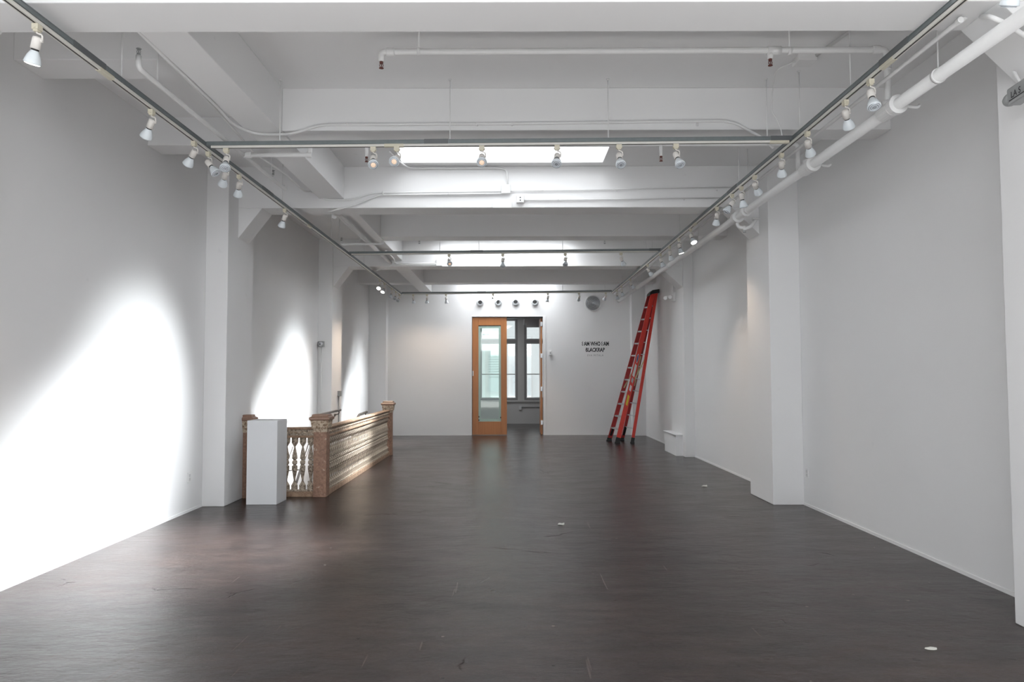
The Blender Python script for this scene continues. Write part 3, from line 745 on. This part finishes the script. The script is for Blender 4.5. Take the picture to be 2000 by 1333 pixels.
# ------------------------------------------------------------------ pipes and conduits
def pipe_thing(name, path, r_, label, cat, fillet=.06, seg=12, clips=(), mat=None, couplings=()):
    path = [Vector(p) for p in path]; t = thing(name, path[0], label, cat)
    part(MB().tube(path, r_, seg, fillet), 'tube', mat or PAINTW, t)
    for c, ax in couplings:
        part(MB().lathe([(r_ * 1.02, -r_ * 1.3), (r_ * 1.32, -r_ * 1.15), (r_ * 1.32, r_ * 1.15), (r_ * 1.02, r_ * 1.3)], c, ax, 16, smooth=False), 'coupling', PAINTW, t)
    for c, ax in clips:
        part(MB().lathe([(r_ * 1.02, -.008), (r_ * 1.25, -.008), (r_ * 1.25, .008), (r_ * 1.02, .008)], c, ax, 12), 'clip', PAINTW, t)
    return t
def sprinkler(t, p, up=1, mat=BRICKRED):
    p = Vector(p); u = Vector((0, 0, up)); m = MB()
    m.lathe([(.014, 0), (.014, .014)], p, u, 12)
    for s_ in (-1, 1):
        m.tube([p + u * .014 + Vector((s_ * .008, 0, 0)), p + u * .03 + Vector((s_ * .015, 0, 0)), p + u * .048 + Vector((s_ * .003, 0, 0))], .0028, 6, .006)
    m.lathe([(.003, .014), (.004, .03), (.003, .048)], p, u, 8).lathe([(.018, .048), (.018, .052), (.006, .054)], p, u, 16)
    return part(m, 'sprinkler_head', mat, t)
PX, PZ = 2.88, 3.615
# big sprinkler main on the right
mt = pipe_thing('sprinkler_main', [(PX, 1.5, PZ), (PX, 19.7, PZ)], .045, 'thick white sprinkler main running along the right side below the beams', 'pipe', 0, 18)
y1_, y2_ = at(1735, 222, X=PX).y, at(1577, 330, X=PX).y
for yy in (y1_, y2_):
    part(MB().lathe([(.047, -.085), (.062, -.075), (.062, .075), (.047, .085)], (PX, yy, PZ), (0, 1, 0), 20, smooth=False).lathe([(.045, 0), (.045, .075)], (PX, yy, PZ), (0, 0, 1), 16), 'tee_fitting', PAINTW, mt)
    c = yy - .13
    m = MB().lathe([(.047, -.03), (.072, -.024), (.072, .024), (.047, .03)], (PX, c, PZ), (0, 1, 0), 20, smooth=False)
    m.tube([(PX + .07, c, PZ - .01), (PX + .15, c, PZ - .02), (PX + .17, c, PZ)], .012, 8, .03)
    part(m, 'grooved_coupling', PAINTW, mt)
# valve cluster by the middle column
yv = at(1440, 438, X=PX).y
m = MB().lathe([(.047, -.06), (.075, -.05), (.075, .05), (.047, .06)], (PX, yv, PZ), (0, 1, 0), 20, smooth=False)
m.lathe([(.047, -.04), (.068, -.03), (.068, .03), (.047, .04)], (PX, yv - .35, PZ), (0, 1, 0), 20, smooth=False)
m.tube([(PX, yv, PZ), (PX, yv, PZ - .13), (PX + .14, yv - .05, PZ - .15), (PX + .22, yv - .05, PZ - .04)], .022, 10, .06)
m.lathe([(.028, -.02), (.034, 0), (.028, .02)], (PX + .08, yv - .03, PZ - .145), (1, 0, 0), 14)
m.lathe([(.045, -.01), (.045, .01)], (PX + .22, yv - .05, PZ - .03), (0, 0, 1), 14)
part(m, 'valve', PAINTW, mt)
part(MB().lathe([(.02, 0), (.02, .03), (.008, .035)], (PX + .08, yv - .03, PZ - .2), (0, 0, 1), 12), 'valve_plug', GREYBOX, mt)
for yy in (4.9, 8.9, 11.3, 13.4, 16.8):
    part(MB().tube([(PX, yy, PZ + .04), (PX, yy, ZC)], .005, 8).lathe([(.047, -.012), (.052, -.012), (.052, .012), (.047, .012)], (PX, yy, PZ), (0, 1, 0), 18), 'hanger', PAINTW, mt)
part(MB().lathe([(.055, 0), (.055, .04), (.02, .045)], (PX, 19.68, PZ), (0, 1, 0), 18), 'end_cap', PAINTW, mt)
# overhead branch with two drop heads
q0 = at(745, 105, Y=y1_); q1 = at(1735, 97, Y=y1_); zb1 = (q0.z + q1.z) / 2
br = pipe_thing('sprinkler_branch', [(q0.x, y1_, zb1 - .075), (q0.x, y1_, zb1), (PX, y1_, zb1 + .01), (PX, y1_, PZ + .04)], .024, 'white sprinkler branch pipe crossing the nearest ceiling bay, with two drop heads', 'pipe', .04, 14,
                couplings=[((q0.x + .07, y1_, zb1), (1, 0, 0)), ((PX - .08, y1_, zb1 + .01), (1, 0, 0)), ((PX, y1_, PZ + .35), (0, 0, 1))])
sprinkler(br, (q0.x, y1_, zb1 - .075), -1)
hx = at(1504, 97, Y=y1_).x
part(MB().lathe([(.034, -.05), (.034, .05)], (hx + .03, y1_, zb1 + .005), (1, 0, 0), 14).lathe([(.026, 0), (.022, .06)], (hx, y1_, zb1), (0, 0, -1), 14), 'tee_fitting', PAINTW, br)
sprinkler(br, (hx, y1_, zb1 - .06), -1)
for x_ in (818, 1542):
    X_ = at(x_, 97, Y=y1_).x
    part(MB().tube([(X_, y1_, zb1), (X_, y1_, ZC)], .006, 8).lathe([(.025, -.012), (.029, -.012), (.029, .012), (.025, .012)], (X_, y1_, zb1 + .003), (1, 0, 0), 14), 'hanger', PAINTW, br)
# second branch, low, to the left bay
y2_ = max(y2_, 7.34); zb2 = at(560, 303, Y=y2_).z; zh = at(900, 283, Y=y2_).z; xe = at(604, 301, Y=y2_).x; xl = at(476, 306, Y=y2_).x
b2 = pipe_thing('sprinkler_branch', [(PX, y2_, PZ + .04), (PX, y2_, zh), (xe + .01, y2_, zh), (xe + .01, y2_, zb2), (xl, y2_, zb2)], .022, 'white sprinkler branch pipe just below the nearest cross track, ending over the left bay', 'pipe', .04, 14,
                couplings=[((xe, y2_, zb2), (1, 0, 0)), ((xl + .05, y2_, zb2), (1, 0, 0))])
X_ = at(1291, 300, Y=y2_).x
part(MB().lathe([(.018, 0), (.016, .12)], (X_, y2_, zh), (0, 0, -1), 12), 'drop', PAINTW, b2)
sprinkler(b2, (X_, y2_, zh - .12), -1)
X_ = at(716, 312, Y=y2_).x
part(MB().lathe([(.018, 0), (.016, .12)], (X_, y2_, zh), (0, 0, -1), 12), 'drop', PAINTW, b2)
sprinkler(b2, (X_, y2_, zh - .12), -1)
ya, yb2 = at(270, 146, X=xl).y, at(557, 374, X=xl).y
b3 = pipe_thing('sprinkler_branch', [(xl, ya, zb2 + .09), (xl, ya, zb2), (xl, yb2, zb2), (xl, yb2, zb2 + .05)], .020, 'white sprinkler pipe in the narrow left bay with two upright heads', 'pipe', .05, 12)
sprinkler(b3, (xl, ya, zb2 + .09), 1, GREYBOX); yk = at(533, 355, X=xl).y
part(MB().lathe([(.012, 0), (.012, .05)], (xl, yk, zb2), (0, 0, 1), 10), 'riser', PAINTW, b3); sprinkler(b3, (xl, yk, zb2 + .05), 1, GREYBOX)
for yy, zt_ in ((at(307, 168, X=xl).y, 4.055), (8.2, ZC)):
    part(MB().tube([(xl, yy, zb2), (xl, yy, ZC if not 5.63 < yy < 6.0 else zt_)], .007, 8), 'hanger', PAINTW, b3)
# second bay: short cross pipe with upright heads
yq = 12.0
c0, c1 = at(667, 477, Y=yq), at(748, 475, Y=yq)
b4 = pipe_thing('sprinkler_branch', [(c0.x, yq, c0.z + .05), (c0.x, yq, c0.z), (c1.x, yq, c0.z), (c1.x, yq, c0.z + .06)], .018, 'short white sprinkler pipe crossing the girder in the second bay', 'pipe', .04, 12)
sprinkler(b4, (c0.x, yq, c0.z + .05), 1, GREYBOX)
part(MB().tube([(c0.x + .3, yq, c0.z), (c0.x + .3, yq, ZC)], .006, 8), 'hanger', PAINTW, b4)
for x_, l in ((819, 'left'), (1181, 'right')):
    p = at(x_, 474, Y=12.9)
    t = thing('sprinkler_drop', (p.x, 12.9, ZC), 'small pendent sprinkler head hanging behind the shaded beam, %s one of two' % l, 'sprinkler', 'pendent sprinkler heads of the second bay')
    part(MB().tube([(p.x, 12.9, ZC), (p.x, 12.9, p.z + .03)], .012, 8), 'drop', PAINTW, t); sprinkler(t, (p.x, 12.9, p.z + .03), -1, GREYBOX)

# conduits
def P(x, y, **k): return at(x, y, **k)
gx = -2.53
A = [P(283, 74, Z=ZG - .0)]
c1p = [(gx, 4.72, 3.96), (gx, 6.3, 3.935)] + [P(455, 244, Z=3.905), P(500, 263, Y=6.95), P(572, 263, Y=6.95), P(622, 244, Y=6.955), P(1000, 242, Y=6.955), P(1428, 236, Y=6.955), P(1490, 270, Y=6.955), P(1510, 290, Y=6.955)]
for k, p_ in enumerate(c1p):
    p_ = Vector(p_); c1p[k] = p_
pipe_thing('electrical_conduit', c1p, .013, 'white conduit following the girder edge, then the shaded face of the nearest secondary beam', 'conduit', .12, 10,
           clips=[((P(x_, 243, Y=6.955)), (1, 0, 0)) for x_ in (678, 932, 1000, 1362)])
c2p = [(gx - .04, 4.72, 4.0), (gx - .04, 6.25, 3.95), P(465, 262, Z=3.90), P(497, 300, Z=3.88), (gx - .02, 8.3, 3.90), (gx - .02, 9.1, 3.90), P(612, 375, Y=9.59), P(632, 390, Y=9.59), P(688, 391, Y=9.59), P(728, 377, Y=9.59), P(983, 374, Y=9.59)]
pipe_thing('electrical_conduit', c2p, .011, 'white conduit crossing under the girder and rising over the sunlit beam to its square box', 'conduit', .1, 10,
           clips=[((P(x_, 375.5, Y=9.59)), (1, 0, 0)) for x_ in (748, 876)])
c3p = [P(664, 424, Z=3.78), P(640, 414, Z=3.79), P(652, 411, Y=9.6), P(690, 402, Y=9.59), P(742, 381, Y=9.59), P(980, 378.5, Y=9.59)]
pipe_thing('electrical_conduit', c3p, .011, 'white conduit, lower of the pair on the sunlit beam, left of the square box', 'conduit', .06, 10,
           clips=[((P(x_, 379.5, Y=9.59)), (1, 0, 0)) for x_ in (748, 876)])
c4p = [P(760, 296, Z=4.34), P(782, 318, Z=4.34), P(800, 329, Y=9.59), P(975, 328, Y=9.59), P(990, 332, Y=9.59), P(992, 366, Y=9.59)]
pipe_thing('electrical_conduit', c4p, .011, 'white conduit at the top of the sunlit beam, bending down into the square box', 'conduit', .1, 10)
pipe_thing('electrical_conduit', [P(996, 373.5, Y=9.6), P(1440, 366, Y=9.6)], .007, 'thin white conduit running right from the square box on the sunlit beam', 'conduit', 0, 8, clips=[((P(x_, 372, Y=9.6)), (1, 0, 0)) for x_ in (1060, 1205, 1400)])
pipe_thing('electrical_conduit', [P(1022, 391.5, Y=9.6), P(1412, 387, Y=9.6)], .009, 'thin white conduit running right from the box with a knockout hole', 'conduit', 0, 8, clips=[((P(x_, 390, Y=9.6)), (1, 0, 0)) for x_ in (1090, 1336)])
# conduit along girder, second bay
pipe_thing('electrical_conduit', [(-2.40, 10.0, 3.78), (-2.40, 10.1, 3.86), (-2.40, 14.7, 3.875)], .035, 'wide white conduit under the girder of the second bay', 'conduit', .1, 12)
pipe_thing('electrical_conduit', [(-2.27, 13.4, 3.89), (-2.27, 14.3, 3.89), P(772, 515, Y=14.76), P(852, 515, Y=14.76)], .014, 'white conduit leaving the girder for the box on the second sunlit beam', 'conduit', .1, 10)
pipe_thing('electrical_conduit', [P(735, 529, Y=14.76), P(772, 518, Y=14.77), P(852, 517.5, Y=14.77)], .010, 'thin white conduit rising to the box on the second sunlit beam', 'conduit', .05, 10)
# right-hand wall conduit with its loop near the camera
rx_, rz_ = 2.745, 3.765
yr = at(1880, 48, X=rx_).y
pipe_thing('electrical_conduit', [(rx_, 19.5, rz_), (rx_, yr, rz_), P(1900, 32, Y=4.7), P(1935, 33, Y=4.25), P(1962, 45, Y=4.24), P(2040, 95, Y=4.24)], .015, 'thin white conduit along the right side, looping over the near haunch', 'conduit', .18, 10,
           couplings=[((rx_, yr + .03, rz_), (0, 1, 0)), ((rx_, 9.0, rz_), (0, 1, 0))])
# junction boxes
def jbox(c, w, h, d_, label, holes=(), mat=PAINTW, face='y'):
    t = thing('junction_box', c, label, 'junction box'); c = Vector(c)
    part(MB().box(c.x - w / 2, c.x + w / 2, c.y - d_, c.y, c.z - h / 2, c.z + h / 2), 'box', mat, t, .005)
    part(MB().box(c.x - w / 2 + .004, c.x + w / 2 - .004, c.y - d_ - .004, c.y - d_, c.z - h / 2 + .004, c.z + h / 2 - .004), 'cover_plate', mat, t, .001)
    for hx_, hz in holes:
        part(MB().lathe([(.008, 0), (.008, .003)], (c.x + hx_, c.y - d_ - .003, c.z + hz), (0, -1, 0), 12), 'knockout', BLACKP, t)
    return t
jbox(P(988, 371, Y=9.62), .12, .12, .05, 'square white junction box in the middle of the sunlit beam')
jbox(P(1016, 390.5, Y=9.62), .10, .10, .05, 'white junction box with a dark knockout hole on the sunlit beam', [(0, .018), (0, -.018)])
jbox(P(858, 514, Y=14.8), .12, .13, .05, 'white junction box on the second sunlit beam, left of the spotlights')
# ceiling box with flexible cable on the right
bx_ = P(1572, 138, Y=6.3); bx_.z = ZC
jb2 = thing('junction_box', bx_, 'white ceiling junction box with a flexible cable, in the nearest bay', 'junction box')
part(MB().box(bx_.x - .08, bx_.x + .08, 6.22, 6.38, ZC - .06, ZC), 'box', PAINTW, jb2, .005)
part(MB().tube([(bx_.x + .07, 6.24, ZC - .02), (bx_.x + .35, 4.7, ZC - .02)], .014, 10), 'conduit', PAINTW, jb2)
xr_ = P(1503, 200, Y=6.77).x
part(MB().tube([(bx_.x - .08, 6.3, ZC - .04), (bx_.x - .2, 6.45, ZC - .05), (xr_ + .01, 6.72, ZC - .15), (xr_ + .01, 6.75, 4.05), (xr_ + .06, 6.76, 3.98), (xr_ + .10, 6.77, 3.9), (xr_ + .11, 6.77, 3.815)], .0055, 8, .08), 'cable', PAINTW, jb2)
# ------------------------------------------------------------------ far wall fittings
for i, (x_, y_) in enumerate(((938, 592), (973.5, 591.5), (1007, 591), (1044.5, 591))):
    c = P(x_, y_, Y=YF)
    t = thing('air_nozzle', c, 'round silver air nozzle above the door, %s of four from the left' % ORD[i], 'air nozzle', 'air nozzles above the door')
    part(MB().lathe([(.112, 0), (.112, .006), (.10, .012), (.098, .03)], c, (0, -1, 0), 32, caps=False), 'wall_ring', PAINTW, t)
    part(MB().lathe([(.098, .0), (.098, .05), (.088, .075), (.068, .085), (.055, .08), (.05, .05)], c, (0, -1, 0), 32), 'nozzle_ball', SILVER, t)
    dd = Vector((.0, -1, .18)) if i != 1 else Vector((-.35, -1, .1))
    part(MB().lathe([(.055, .0), (.055, .003)], c + dd.normalized() * .082, dd, 24), 'nozzle_opening', BLACKP, t)
c = P(1158, 592.5, Y=YF)
t = thing('air_diffuser', c, 'large round white ceiling-height diffuser with concentric rings on the far wall', 'air diffuser')
part(MB().lathe([(.222, 0), (.222, .02), (.212, .03), (.200, .022), (.200, .006)], c, (0, -1, 0), 48, caps=False), 'rim', PAINTW, t)
part(MB().lathe([(.20, .004), (.20, .008)], c, (0, -1, 0), 48), 'dark_core', SLOT, t)
m = MB()
for k in range(8):
    r_ = .19 - k * .0235
    m.lathe([(r_, .012), (r_ + .005, .028), (r_ - .006, .032), (r_ - .009, .014)], c, (0, -1, 0), 40, caps=False)
m.lathe([(.012, .01), (.012, .03)], c, (0, -1, 0), 16)
part(m, 'vane', SILVER, t)
c = P(1074.5, 690, Y=YF)
t = thing('wall_switch', c, 'small white switch box on the far wall beside the door', 'switch')
part(MB().box(c.x - .04, c.x + .04, YF - .05, YF, c.z - .06, c.z + .06), 'box', PAINTW, t, .006)
part(MB().box(c.x - .01, c.x + .012, YF - .065, YF - .05, c.z - .02, c.z + .025), 'lever', GREYBOX, t)

# ------------------------------------------------------------------ vinyl lettering
def text_mesh(body, size, bold, spacing=1.0, sx=1.0):
    cu = bpy.data.curves.new('t', 'FONT'); cu.body = body; cu.size = size; cu.align_x = 'LEFT'; cu.space_character = spacing; cu.offset = bold
    cu.resolution_u = 3
    ob = bpy.data.objects.new('t', cu); COL.objects.link(ob)
    dg = bpy.context.evaluated_depsgraph_get(); dg.update(); ev = ob.evaluated_get(dg); me = bpy.data.meshes.new_from_object(ev)
    bpy.data.objects.remove(ob); bpy.data.curves.remove(cu)
    bm = bmesh.new(); bm.from_mesh(me); bpy.data.meshes.remove(me)
    xs_ = [v.co.x for v in bm.verts]; zs_ = [v.co.y for v in bm.verts]
    return bm, min(xs_), max(xs_), min(zs_), max(zs_)
def lettering(parent, body, x0, x1, y0, y1, bold, mat, shifts=None, spacing=1.0):
    bm, a, b, c_, d_ = text_mesh(body, .2, bold, spacing)
    p = P(x0, y1, Y=YF); q = P(x1, y0, Y=YF)
    sx = (q.x - p.x) / (b - a); sz = (q.z - p.z) / (d_ - c_)
    if shifts:
        n = len(shifts)
        for k in range(1, n):
            h = c_ + (d_ - c_) * k / n
            res = bmesh.ops.bisect_plane(bm, geom=bm.verts[:] + bm.edges[:] + bm.faces[:], plane_co=(0, h, 0), plane_no=(0, 1, 0))
            bmesh.ops.split_edges(bm, edges=[e for e in res['geom_cut'] if isinstance(e, bmesh.types.BMEdge)])
        done = set()
        for f_ in bm.faces:
            cy_ = f_.calc_center_median().y; k = min(n - 1, max(0, int((cy_ - c_) / (d_ - c_) * n)))
            for v in f_.verts:
                if v.index in done or v in done: continue
                done.add(v); v.co.x += shifts[k] / sx
    for v in bm.verts:
        v.co = Vector((p.x + (v.co.x - a) * sx, YF - .002, p.z + (v.co.y - c_) * sz)) - Vector(parent.location)
    me = bpy.data.meshes.new('lettering'); bm.to_mesh(me); bm.free(); me.materials.append(mat)
    o_ = bpy.data.objects.new('letter_line', me); COL.objects.link(o_); o_.parent = parent
c = P(1162, 680, Y=YF)
lt = thing('wall_lettering', c, 'black sliced exhibition title lettering with a small grey name line on the far wall', 'lettering')
lettering(lt, 'I AM WHO I AM', 1137, 1189, 667.5, 676, .007, INK, (.004, -.007, .007, -.007, .004))
lettering(lt, 'BLACKRAP', 1144, 1181, 679.5, 687.8, .007, INK, (.003, -.005, .0, .005))
lettering(lt, 'EVA MITALA', 1147.5, 1178.5, 692.7, 696.3, .0, GREYINK, None, 1.35)

# ------------------------------------------------------------------ wall fittings
def outlet(c, sx_, label):
    t = thing('wall_outlet', c, label, 'outlet')
    part(MB().box(c.x, c.x + sx_ * .012, c.y - .04, c.y + .04, c.z - .06, c.z + .06), 'plate', PAINTW, t, .003)
    part(MB().box(c.x + sx_ * .011, c.x + sx_ * .016, c.y - .02, c.y + .02, c.z - .04, c.z - .005).box(c.x + sx_ * .011, c.x + sx_ * .016, c.y - .02, c.y + .02, c.z + .005, c.z + .04), 'socket', FRAMEL, t, .002)
outlet(P(368.5, 933, X=XL), 1, 'white wall outlet low on the left wall')
outlet(P(1577.5, 925, X=XR), -1, 'white wall outlet low on the right wall')
# alarm bell on the second left column
c = P(629, 673, Y=14.75)
t = thing('alarm_strobe', c, 'grey alarm box with conduit on the front of the second left column', 'alarm')
part(MB().box(c.x - .07, c.x + .055, 14.69, 14.75, c.z - .055, c.z + .06), 'back_box', GREYBOX, t, .006)
part(MB().lathe([(.045, 0), (.045, .02), (.03, .035), (.01, .04)], (c.x - .01, 14.69, c.z), (0, -1, 0), 24), 'sounder', SILVER, t)
part(MB().lathe([(.012, 0), (.012, .01)], (c.x - .015, 14.655, c.z), (0, -1, 0), 12), 'lens', BLACKP, t)
part(MB().tube([(c.x - .005, 14.73, c.z - .05), (c.x - .005, 14.73, -.3)], .010, 10), 'conduit', PAINTW, t)
c = P(664.5, 769, X=-3.52)
t = thing('alarm_pull_box', (-3.56, c.y, c.z), 'grey metal box with conduit on the side of the second left column', 'alarm')
part(MB().box(-3.56, -3.50, c.y - .07, c.y + .05, c.z - .055, c.z + .055), 'box', GREYBOX, t, .004)
part(MB().tube([(-3.545, c.y, c.z - .05), (-3.545, c.y, -.1)], .010, 10), 'conduit', GREYBOX, t)
# emergency light by the far right column
c = P(1313, 580, Y=15.5)
t = thing('emergency_light', (3.44, 15.5, c.z), 'white emergency light with two small lamp heads on the far right column', 'emergency light')
part(MB().box(3.385, 3.44, 15.42, 15.60, c.z - .10, c.z + .09), 'battery_box', PAINTW, t, .008)
for dx in (.0, .10):
    part(MB().lathe([(.018, -.03), (.035, -.01), (.04, .03), (.038, .034)], (3.33 - dx, 15.45, c.z - .01 - dx * .2), (-.3, -1, -.15), 18), 'lamp_head', PAINTW, t)
part(MB().tube([(3.37, 15.47, c.z + .02), (3.22, 15.47, c.z)], .01, 8).tube([(3.40, 15.5, c.z + .1), (3.40, 15.5, c.z + .45)], .008, 8), 'bracket', PAINTW, t)
# grey box fixture at the right edge, near the camera
e0 = P(1972, 196, Y=4.55)
t = thing('grey_ceiling_fixture', e0, 'grey boxy fixture with a printed plate, hanging from the near right column', 'fixture')
dv = (P(2075, 128, Y=4.05) - e0).normalized(); sdv = Vector((0, 0, 1)).cross(dv).normalized()
part(MB().bar(e0 + dv * .04, e0 + dv * .5, .085, .105), 'housing', GREYBOX, t, .012)
part(MB().lathe([(.034, -.02), (.040, 0), (.042, .05)], e0, dv, 20), 'end_barrel', GREYBOX, t)
part(MB().lathe([(.026, 0), (.028, .004)], e0 - dv * .022, dv, 16), 'barrel_opening', SLOT, t)
part(MB().bar(e0 + dv * .12 + Vector((0, 0, .05)), P(1981, 140, Y=4.55), .022, .006, up=Vector((0, 1, 0))), 'bracket', PAINTW, t)
bm_, a_, b_, c_, d_ = text_mesh('LA S', .06, .001, 1.0)
tl = e0 + dv * .10 - sdv * 0
fr = None
side_n = (CAM - (e0 + dv * .2)); side_n = (side_n - dv * side_n.dot(dv)); 
# face of the housing that looks to the camera
cand = [sdv, -sdv]; fn_ = max(cand, key=lambda v: v.dot(side_n)); upv = fn_.cross(dv); upv = upv if upv.z > 0 else -upv
for v in bm_.verts:
    v.co = e0 + dv * (.09 + v.co.x * .9) + upv * (-.022 + v.co.y * .9) + fn_ * .0445 - Vector(t.location)
me = bpy.data.meshes.new('plate_text'); bm_.to_mesh(me); bm_.free(); me.materials.append(INK)
o_ = bpy.data.objects.new('plate_text', me); COL.objects.link(o_); o_.parent = t
part(MB().bar(e0 + dv * .07 - upv * .032 + fn_ * .0440, e0 + dv * .45 - upv * .032 + fn_ * .0440, .004, .003, up=fn_), 'plate_border', INK, t)

# ------------------------------------------------------------------ small litter on the floor
def scrap(x, y, w, label, ang, curl):
    c = P(x, y, Z=0); m = MB(); n = 9
    top_, bot = [], []
    for i in range(n):
        a = 2 * math.pi * i / n; rr = w * random.uniform(.7, 1.05)
        h = .004 + curl * max(0, math.cos(a * 1.5)) 
        bot.append(Vector((c.x + rr * math.cos(a), c.y + rr * .62 * math.sin(a), h * .3))); top_.append(Vector((c.x + rr * .9 * math.cos(a), c.y + rr * .55 * math.sin(a), h + .004)))
    m.ring_loft([bot, top_], smooth=False)
    o_ = m.build('paper_scrap', PAPER, at_=(c.x, c.y, 0)); tag(o_, label, 'scrap', 'scraps lying on the floor')
scrap(1096, 1026, .045, 'crumpled pale scrap near the middle of the floor', 0, .02)
scrap(1376, 951, .045, 'crumpled pale scrap on the floor nearer the right column', 0, .02)
scrap(1819, 1269, .038, 'flat pale scrap on the floor at the lower right', 0, .002)

# ------------------------------------------------------------------ light
w = bpy.data.worlds.new('world'); S.world = w; w.use_nodes = True
bg = w.node_tree.nodes['Background']; bg.inputs[0].default_value = (.90, .95, 1.0, 1); bg.inputs[1].default_value = 1.3
def lamp(kind, name, loc, target, energy, color=(1, 1, 1), **k):
    l = bpy.data.lights.new(name, kind); l.energy = energy; l.color = color
    for a, v in k.items(): setattr(l, a, v)
    o_ = bpy.data.objects.new(name, l); COL.objects.link(o_); o_.location = loc
    d = Vector(target) - Vector(loc); o_.rotation_mode = 'QUATERNION'; o_.rotation_quaternion = d.to_track_quat('-Z', 'Y')
    return o_
# daylight falling in a slant through each skylight onto the left wall
for i, (y_, e) in enumerate(((8.75, 1.0), (14.2, 1.0), (19.6, .6))):
    src = (.75, y_, 4.95)
    lamp('SPOT', 'daylight_through_skylight', src, (-3.84, y_ - (2.4, 2.3, 2.2)[i], (-.75, -.15, .0)[i]), (7000, 6000, 4600)[i], (.93, .97, 1.0), spot_size=R((33, 28, 26)[i]), spot_blend=1.0, shadow_soft_size=.25)
    lamp('SPOT', 'daylight_through_skylight', src, (-3.84, y_ - 1.15, 1.0), 2300 * e, (.93, .97, 1.0), spot_size=R(30), spot_blend=1.0, shadow_soft_size=.25)
# daylight from the street windows behind the camera, washing the beams and walls
def area(name, loc, target, sx, sy, e, color):
    o_ = lamp('AREA', name, loc, target, e, color); o_.data.shape = 'RECTANGLE'; o_.data.size = sx; o_.data.size_y = sy; return o_
area('street_window_daylight', (0, -2.3, 3.65), (0, 12, 1.6), 6.8, 1.1, 125, (.97, .98, 1.0))
area('ceiling_fill', (0, 1.2, .12), (0, 1.9, 4.3), 6, 1.6, 110, (1., .98, .96))  # unseen fill lamp close to the floor, added to brighten the ceiling
area('far_room_fill', (-1.2, 22.6, 3.45), (-.8, 23.2, .4), 2.5, 1.5, 45, (.95, .97, 1.0))  # added fill lamp under the far room ceiling, lifts its dark walls
# the lit track lamps
for pv, d, side, i in warm:
    if side == 'l' and i == 0: e = 25
    elif side == 'c': e = 70
    elif side == 'w': e = 17
    elif side == 'r': e = 45
    else: e = 110
    lamp('SPOT', 'track_lamp_beam', pv + d * .17, (pv + d * 2 + Vector((0, 0, -.6))) if side != 'w' else Vector((pv.x + .25 * (i - 1), YF, 1.9)), e, (1., .78, .58), spot_size=R(75), spot_blend=1.0, shadow_soft_size=.05)

S.view_settings.view_transform = 'Standard'
S.view_settings.look = 'None'
S.view_settings.exposure = .36
S.cycles.max_bounces = 7; S.cycles.diffuse_bounces = 4; S.cycles.glossy_bounces = 3; S.cycles.transparent_max_bounces = 8
S.cycles.use_denoising = True
S.cycles.use_adaptive_sampling = True; S.cycles.adaptive_threshold = .03
S.cycles.use_light_tree = False
